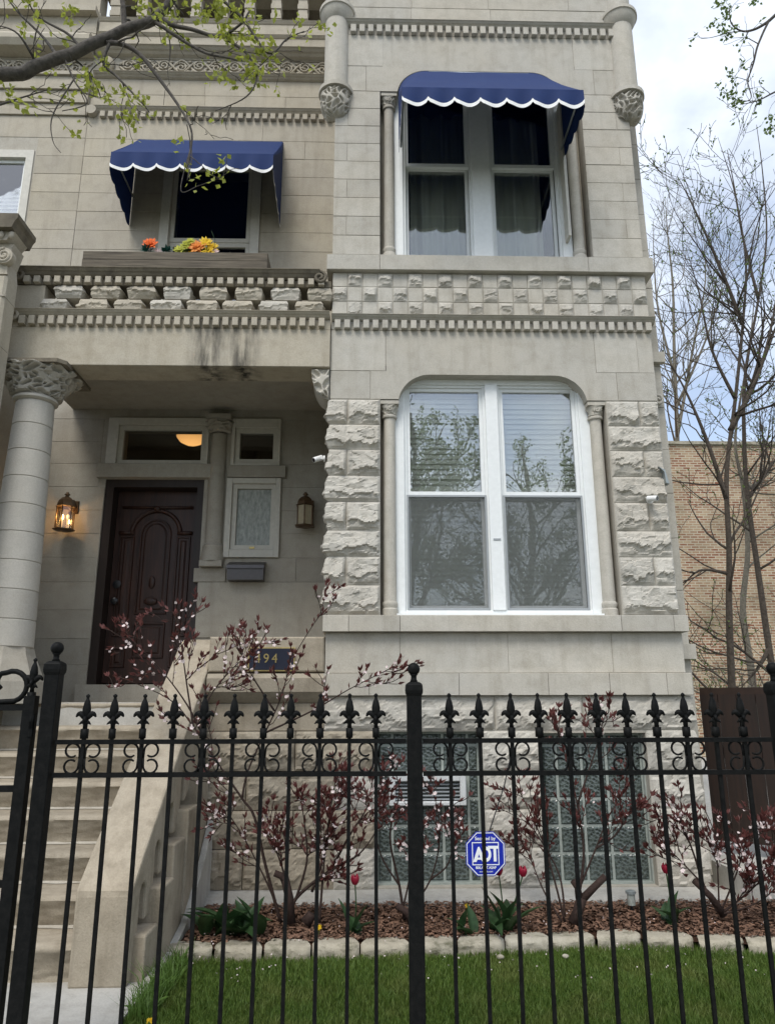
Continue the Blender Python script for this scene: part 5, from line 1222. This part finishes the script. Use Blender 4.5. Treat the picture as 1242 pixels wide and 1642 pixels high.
# small dead-twig shrub right of the tall one
# ------------------------------------------------------------ tulips and broad-leaf plants
def strap(p, d, L, wd, droop, n=7):
    """one broad leaf"""
    d = Vector(d).normalized(); side = d.cross(Vector((0, 0, 1))).normalized(); m = MB(); hd = Vector((d.x, d.y, 0)).normalized(); el = math.asin(max(-1, min(1, d.z)))
    P_ = []; pos = Vector(p)
    for i in range(n+1):
        t = i/n; w_ = wd*math.sin(PI*(.12+.88*t)**.8)*.5+.002; dd_ = hd*math.cos(el-droop*t)+Vector((0, 0, math.sin(el-droop*t))); nn = side.cross(dd_)
        P_ += [pos-side*w_+nn*w_*.5, pos, pos+side*w_+nn*w_*.5]; pos = pos+dd_*L/n
    m.add(P_, [(i*3+k, i*3+k+1, i*3+k+4, i*3+k+3) for i in range(n) for k in (0, 1)]); return m
def tulip(px, py, Y, heads, nl, label, seed, L=.26, wd=.055, spread=.5):
    q = random.Random(seed); b = at(px, py, Y); b.z = .075; t = thing('tulip' if heads else 'broadleaf_plant', b, label, 'tulip' if heads else 'plant', 'tulips in the bed' if heads else None)
    for k in range(nl):
        a = q.uniform(0, 2*PI); e = q.uniform(.5, 1.3)
        strap(b+Vector((q.uniform(-.03, .03)*spread*2, q.uniform(-.03, .03), 0)), (math.cos(a)*math.cos(e), math.sin(a)*math.cos(e), math.sin(e)), L*q.uniform(.7, 1.1), wd*q.uniform(.8, 1.2), q.uniform(.2, 1.1)).build('leaf', 'leaf_tulip', t, True)
    for hx, hy in heads:
        h = at(hx, hy, Y); s_ = MB().tube(smooth_path([b, b.lerp(h, .5)+Vector((.008, 0, 0)), h], 4), .0045, 6).build('stem', 'leaf_tulip', t, True)
        fl = MB()
        for k in range(6):
            a = k*PI/3+(.0 if k < 3 else .05); rr = 1 if k % 2 else .86
            def pf(u, v, a=a, rr=rr, h=h):
                w_ = (u-.5)*1.35; r_ = .026*rr*math.sin(PI*(.16+.66*v))*1.05; z = .066*v; an = a+w_*(1-.35*v**3)
                tipf = 1-max(0, (v-.75)/.25)*abs(u-.5)*1.2
                return (h.x+r_*math.cos(an), h.y+r_*math.sin(an), h.z-.012+z*tipf)
            fl.grid(pf, 6, 7)
        fl.build('flower', 'tulip_red', t, True)
tulip(568, 1492, 5.02, [(569, 1415)], 5, 'single dark red tulip left of the middle fence post', 31, .2)
tulip(806, 1482, 5.05, [(799, 1400), (838, 1402)], 13, 'clump with two half-hidden tulips behind the blue sign', 32, .27, .06, 1)
tulip(1075, 1474, 5.15, [(1067, 1397)], 8, 'red tulip standing before the right corner of the bay', 33, .2)
tulip(350, 1492, 5.02, [], 9, 'broad-leaved green plant beside the stair foundation', 34, .3, .085, 1.5)
tulip(395, 1492, 5.02, [], 11, 'broad-leaved dark green plant left of the shrub stump', 35, .26, .09, 1.5)
tulip(745, 1490, 4.98, [], 4, 'low flat-leaved plant at the foot of the blue sign', 36, .16, .06, 1)
# yellow dandelions and lawn weed
def dandelion(px, py, z, label, k):
    d = _f*FPX+RT*(px-PCX)-UP*(py-PCY); p = Vector((0, 0, HC))+d*((z-HC)/d.z); t = thing('dandelion', (p.x, p.y, 0), label, 'dandelion', 'yellow dandelions')
    bloom(t, p, .020, 'petal_yellow', 16, 3, .9, k, .3); MB().tube([p, Vector((p.x, p.y, -.01))], .002, 5).build('stem', 'weed', t)
    leafs(t, Vector((p.x, p.y, .015)), .07, 'weed', 9, k+1)
dandelion(241, 1638, .07, 'yellow dandelion at the foot of the walk, bottom left', 60); dandelion(748, 1453, .11, 'yellow dandelion in the mulch near the blue sign', 62); dandelion(511, 1487, .11, 'tiny yellow dandelion beside the shrub stump', 64)
wd_ = thing('lawn_weed', (-1.06, 4.02, 0), 'leafy weed growing against the end of the concrete walk', 'weed')
q = random.Random(77)
for k in range(11):
    a = q.uniform(0, 2*PI); strap((-1.06+q.uniform(-.02, .02), 4.02+q.uniform(-.03, .03), 0), (math.cos(a), math.sin(a), q.uniform(.5, 1.4)), q.uniform(.07, .13), .03, .8, 5).build('leaf', 'weed', wd_, True)
# solar path light
p = at(1012, 1452, 5.40); sp = thing('path_light', (p.x, 5.40, .08), 'small silver solar path light in the mulch beside the red tulip', 'path light')
MB().tube([(p.x, 5.40, .06), (p.x, 5.40, .13)], .008, 8).build('stake', 'black_metal', sp); MB().tube([(p.x, 5.40, .13), (p.x, 5.40, .20)], .026, 14).build('lens', 'frosted_glass', sp, 40); MB().tube([(p.x, 5.40, .20), (p.x, 5.40, .215), (p.x, 5.40, .22)], [.034, .034, .02], 14).build('cap', 'bracket_grey', sp, 40)
# fallen petals and two pale pebbles on the lawn edge
fp = Leaves(); q = random.Random(88)
for k in range(260):
    x = q.uniform(-1.0, 2.6); y = q.uniform(4.3, 5.5); z = .05 if y < edge_y(x) else .115; a = q.uniform(0, 2*PI)
    if edge_y(x)-.03 < y < edge_y(x)+.12: z = .09
    fp.leaf(Vector((x, y, z)), Vector((math.cos(a), math.sin(a), q.uniform(-.1, .3))), q.uniform(.008, .014), .009, q)
o = fp.build('fallen_petals', 'blossom', None); tag(o, 'pale fallen petals scattered over mulch and lawn edge', 'petals')
for px_, r_, lb in ((801, .018, 'small white pebble on the grass below the blue sign'), (905, .016, 'small white pebble on the grass left of the sawn shrub')):
    p = at(px_, 1516, 4.70); m = MB().sphere((0, 0, 0), r_, 12, 8, (1.2, .9, .75)); m.v = [tuple(Vector(v)*(1+.18*noise.noise(Vector(v)*60+Vector((px_, 0, 0))))) for v in m.v]
    tag(m.build('pebble', 'edging', None, True, (p.x, 4.70, .035)), lb, 'pebble', 'white pebbles')
# ------------------------------------------------------------ brick building behind
bb = thing('brick_building', (12, 20, 0), 'old red and tan brick building wall behind the bare trees', 'building')
MB().box(5.0, 26, 20, 30, -.1, 8.66).build('wall', 'old_brick', bb)
for k in range(24): MB().box(5.0+k*.9, 5.0+(k+1)*.9-.01, 19.94, 20.35, 8.663, 8.76).build('coping', 'edging', bb)
pv = at(1150, 1158, 19.95); MB().box(pv.x-.18, pv.x+.18, 19.75, 20.02, pv.z-.2, pv.z+.2).build('vent', 'bracket_grey', bb)
# ------------------------------------------------------------ bare trees between the house and the brick wall
def pix_tree(label, stems, Y, seed, mat, k=12, L=1.6, maxl=3, bud=.5, ch=(2, 4), sub=2):
    q = random.Random(seed); r0 = at(*stems[0][0][:2], Y); root = thing('bare_tree', (r0.x, r0.y, .0), label, 'tree', 'bare trees by the brick wall')
    out = []; tips = []
    for si, (pts, ra, rb_) in enumerate([(s_[0:-2], s_[-2], s_[-1]) for s_ in stems]):
        P_ = [at(a[0], a[1], Y+(a[2] if len(a) > 2 else 0)) for a in pts]
        if si == 0: P_ = [Vector((P_[0].x, P_[0].y, .05))]+P_
        path = smooth_path(P_, 5); n = len(path); rad = [max(.004, ra*(1-.93*i/(n-1))) for i in range(n)]; out.append((path, rad, 0))
        sprout(q, path, rad, k, L, 1, maxl, out, tips, .04, up=.12, wig=.24, ch=ch, lr=(.45, .7), rmin=.0042)
    wood_parts(root, out, mat, 1)
    lv = Leaves()
    for pts, d in tips:
        for p in pts[1:]:
            if q.random() < bud: lv.leaf(p, d+Vector((q.uniform(-1, 1), q.uniform(-1, 1), q.uniform(-.5, 1))), q.uniform(.035, .075), q.uniform(.02, .035), q)
    lv.build('buds', 'leaf_tree', root); return root
pix_tree('slender dark tree with a straight trunk beside the house corner', [
    ((1178, 1200), (1172, 1090), (1168, 980), (1168, 880), (1164, 760), (1178, 640), (1190, 520), (1195, 420), (1180, 320), (1165, 240), .066, .014),
    ((1164, 800), (1130, 700), (1095, 620), (1060, 560), .04, .012), ((1170, 690), (1215, 600), (1240, 500), (1250, 400), .045, .015), ((1190, 520), (1150, 420), (1110, 330), (1085, 282), .035, .01), ((1168, 920), (1120, 915), (1085, 950), .03, .012), ((1178, 640), (1140, 560), (1120, 470), (1100, 400), .03, .01)], 10.5, 41, 'bark_dark', 12, 1.6, 3, .4, (2, 3))
pix_tree('leaning grey-brown tree at the right edge of the picture', [
    ((1250, 1150), (1232, 1040), (1215, 920), (1198, 800), (1192, 700), (1194, 600), (1215, 480), (1228, 380), (1222, 280), (1212, 200), .066, .015),
    ((1232, 1040), (1215, 1070), (1190, 1100), .05, .02), ((1194, 640), (1230, 560), (1260, 470), .05, .02), ((1198, 800), (1240, 740), (1275, 690), .04, .02), ((1215, 480), (1190, 380), (1175, 300), (1150, 220), .03, .01)], 12, 42, 'bark_dark', 12, 1.8, 3, .4, (2, 3))
pix_tree('pale smooth-barked tree trunk between two dark trunks', [
    ((1212, 1190), (1204, 1080), (1190, 980), (1198, 880), (1190, 780), (1178, 700), (1200, 560), (1210, 460), .085, .03),
    ((1190, 790), (1225, 765), (1250, 740), .04, .02), ((1204, 1100), (1175, 1130), (1150, 1150), .05, .03)], 13, 43, 'bark_pale', 9, 1.7, 3, .3, (3, 4))
pix_tree('pale twiggy tree rising behind the house corner', [
    ((1090, 900), (1085, 700), (1080, 560), (1078, 460), (1070, 380), (1066, 320), .12, .02), ((1085, 700), (1110, 560), (1130, 450), (1125, 360), .07, .015), ((1080, 600), (1055, 500), (1048, 420), (1046, 350), .06, .015), ((1085, 650), (1140, 520), (1170, 400), .06, .015)], 26, 44, 'bark_pale', 17, 3.0, 3, .15, (3, 5))
# ------------------------------------------------------------ street trees: their limbs hang into the top of the picture
def street_tree(label, trunk, mains, seed, leaf, trunkr=.22, twk=5, L=.35, tr=None, lsize=1.0, clusters=(), bud=.5):
    q = random.Random(seed); root = thing('street_tree', (trunk[0][0], trunk[0][1], -.03), label, 'tree'); out = []; tips = []
    tp_ = smooth_path(trunk, 5); out.append((tp_, [trunkr*(1-.75*i/(len(tp_)-1)) for i in range(len(tp_))], 0))
    for pts, ra, rb_ in mains:
        path = smooth_path([p if isinstance(p, Vector) else at(*p) for p in pts], 6); n = len(path); rad = [ra+(rb_-ra)*i/(n-1) for i in range(n)]
        for i in range(1, n): path[i] = path[i]+Vector((noise.noise(path[i]*9), noise.noise(path[i]*9+Vector((5, 0, 0))), noise.noise(path[i]*9+Vector((0, 5, 0)))))*rad[i]*.35
        out.append((path, rad, 0 if ra > .03 else 1)); sprout(q, path, rad, (1 if ra < .0045 else twk) if ra < .03 else twk+3, L, 2, 3, out, tips, .1, up=.0, wig=.45, ch=(1, 2), lr=(.4, .7), rmin=.0016, rs=.3)
        if ra < .012: tips.append((path[n//2:], path[-1]-path[-2]))
    out = [(p, [min(x, .006) for x in r_] if l >= 2 else r_, l) for p, r_, l in out]
    t = wood_parts(root, out, 'bark_near', 1, ('trunk', 'twigs'))
    lv = Leaves()
    def clump(p, n, s_):
        for k in range(n): lv.leaf(p+Vector((q.gauss(0, s_), q.gauss(0, s_), q.gauss(0, s_))), Vector((q.uniform(-1, 1), q.uniform(-1, 1), q.uniform(-.8, .8))), q.uniform(.022, .042)*lsize, q.uniform(.015, .028)*lsize, q)
    for pts, d in tips:
        if q.random() < bud: clump(pts[-1], q.randint(2, 6), .012)
        if q.random() < bud*.6: clump(pts[len(pts)//2], q.randint(1, 3), .010)
    for c in clusters:
        p0 = at(*c[:3])
        for k in range(int(c[3]*1.5)): clump(p0+Vector((q.gauss(0, c[4]), q.gauss(0, c[4]*.6), q.gauss(0, c[4]))), q.randint(4, 8), .014)
    lv.build('leaves', leaf, root); return root
Z = Vector
YL = 3.0
street_tree('budding street tree whose thick grey limb crosses the upper left corner', [Z((-4.6, 2.0, -.05)), Z((-4.5, 2.1, 1.5)), Z((-4.4, 2.2, 3.2)), Z((-4.7, 1.9, 5.5)), Z((-5.2, 1.4, 8.0))], [
    ([Z((-4.4, 2.2, 3.3)), Z((-3.4, 2.7, 4.0)), Z((-2.5, 2.95, 4.32)), (0, 122, YL), (60, 106, YL), (130, 80, YL), (200, 48, YL), (250, 28, YL), (285, -15, YL), (330, -90, YL)], .040, .018),
    ([(170, 68, YL), (195, 70, YL), (225, 88, YL), (262, 135, YL), (290, 175, YL-.02), (308, 215, YL-.05), (300, 270, YL-.05)], .014, .003),
    ([(255, 26, YL), (275, 40, YL), (310, 48, YL), (350, 58, YL), (385, 40, YL), (400, 18, YL)], .014, .004),
    ([(240, 30, YL), (290, 62, YL), (330, 85, YL), (360, 92, YL), (390, 98, YL)], .010, .003), ([(350, 55, YL), (395, 85, YL), (412, 120, YL), (395, 155, YL), (345, 178, YL)], .008, .002),
    ([(330, -20, YL), (385, 25, YL), (430, 85, YL), (460, 62, YL), (488, 50, YL)], .009, .002), ([(180, 62, YL), (166, 100, YL), (190, 125, YL), (225, 162, YL), (240, 180, YL)], .009, .002),
    ([(95, 95, YL), (70, 60, YL+.1), (30, 20, YL+.1), (0, -20, YL+.1)], .009, .003), ([(60, 104, YL), (30, 55, YL-.1), (-5, 40, YL-.1)], .008, .002), ([(130, 80, YL), (110, 55, YL), (60, 25, YL), (40, -10, YL)], .008, .003),
    ([(200, 45, YL), (198, 10, YL), (190, -30, YL)], .014, .010), ([(100, 85, YL), (120, 130, YL), (140, 165, YL), (100, 178, YL)], .006, .002), ([(120, 125, YL), (85, 185, YL), (85, 225, YL), (98, 245, YL)], .004, .0015), ([(0, 168, YL), (40, 155, YL), (80, 143, YL)], .006, .002),
    ([(300, 200, YL), (308, 250, YL), (300, 290, YL)], .003, .0015), ([(305, 240, YL-.03), (290, 305, YL-.03), (318, 298, YL-.03), (345, 288, YL-.03)], .0025, .0012)], 51, 'leaf_spring', .24, 4, .26, clusters=[
    (350, 12, YL, 10, .05), (395, 30, YL, 8, .05), (365, 55, YL, 6, .04), (410, 85, YL, 7, .04), (405, 120, YL, 5, .03), (425, 80, YL, 4, .03), (300, 15, YL, 7, .05), (110, 28, YL, 4, .04), (150, 130, YL, 4, .04), (190, 160, YL, 4, .04), (225, 175, YL, 3, .03), (60, 20, YL, 4, .05), (170, 105, YL, 3, .03), (5, 155, YL, 3, .03), (292, 237, YL, 1, .006), (270, 50, YL, 4, .04), (345, 110, YL, 3, .03), (240, 20, YL, 4, .04), (318, 298, YL-.03, 1, .006), (205, 190, YL, 2, .02)])
YT = 4.6
street_tree('street tree whose fine twigs hang into the upper right corner', [Z((5.2, 2.6, -.05)), Z((5.3, 2.7, 2)), Z((5.2, 2.9, 5)), Z((5.4, 2.6, 9))], [
    ([Z((5.2, 2.9, 5)), Z((4.6, 3.8, 6.0)), (1330, -60, YT), (1275, -5, YT), (1242, 25, YT), (1215, 44, YT), (1190, 50, YT), (1172, 38, YT), (1168, 15, YT)], .022, .003),
    ([(1232, 32, YT), (1215, 70, YT), (1206, 105, YT), (1198, 130, YT), (1203, 158, YT), (1180, 165, YT)], .010, .002), ([Z((4.6, 3.8, 6.0)), (1330, 90, YT), (1270, 130, YT), (1240, 148, YT), (1212, 162, YT), (1185, 168, YT)], .014, .002),
    ([(1195, 50, YT), (1170, 52, YT), (1140, 60, YT), (1122, 62, YT)], .004, .0015), ([(1200, 130, YT), (1185, 125, YT), (1165, 122, YT)], .003, .0015), ([(1212, 162, YT), (1180, 160, YT), (1158, 145, YT)], .003, .0015)], 52, 'leaf_tree', .2, 4, .28, clusters=[
    (1165, 8, YT, 5, .04), (1162, 22, YT, 4, .03), (1168, 52, YT, 5, .03), (1150, 52, YT, 2, .03), (1172, 122, YT, 3, .02), (1160, 145, YT, 3, .02), (1180, 160, YT, 4, .03), (1218, 158, YT, 3, .02), (1238, 205, YT, 5, .03), (1210, 2, YT, 2, .02), (1148, 35, YT, 2, .02)], bud=.4)
# trees across the road, seen only as reflections in the window panes
def road_tree(x, y, seed, label):
    q = random.Random(seed); root = thing('road_tree', (x, y, -.05), label, 'tree', 'trees across the road'); out = []; tips = []
    tr_ = smooth_path([Z((x, y, -.05)), Z((x+.1, y, 2)), Z((x-.1, y, 4)), Z((x+.2, y, 7)), Z((x, y, 10))], 4); rad = [.24*(1-.8*i/(len(tr_)-1)) for i in range(len(tr_))]; out.append((tr_, rad, 0))
    sprout(q, tr_, rad, 16, 4.2, 1, 3, out, tips, .3, up=.1, wig=.2, ch=(4, 6), lr=(.4, .65), rmin=.012); wood_parts(root, out, 'bark_dark', 1)
    lv = Leaves()
    for pts, d in tips:
        for p in pts[1:]:
            for k in range(3): lv.leaf(p+Vector((q.gauss(0, .08), q.gauss(0, .08), q.gauss(0, .08))), Vector((q.uniform(-1, 1), q.uniform(-1, 1), q.uniform(-.5, 1))), q.uniform(.08, .16), q.uniform(.05, .09), q)
    lv.build('leaves', 'leaf_tree', root)
road_tree(1.2, -9, 71, 'tree across the road reflected in the left bay sash'); road_tree(5.2, -12, 72, 'tree across the road reflected in the right bay sash'); road_tree(-3.5, -13, 73, 'tree across the road opposite the porch')
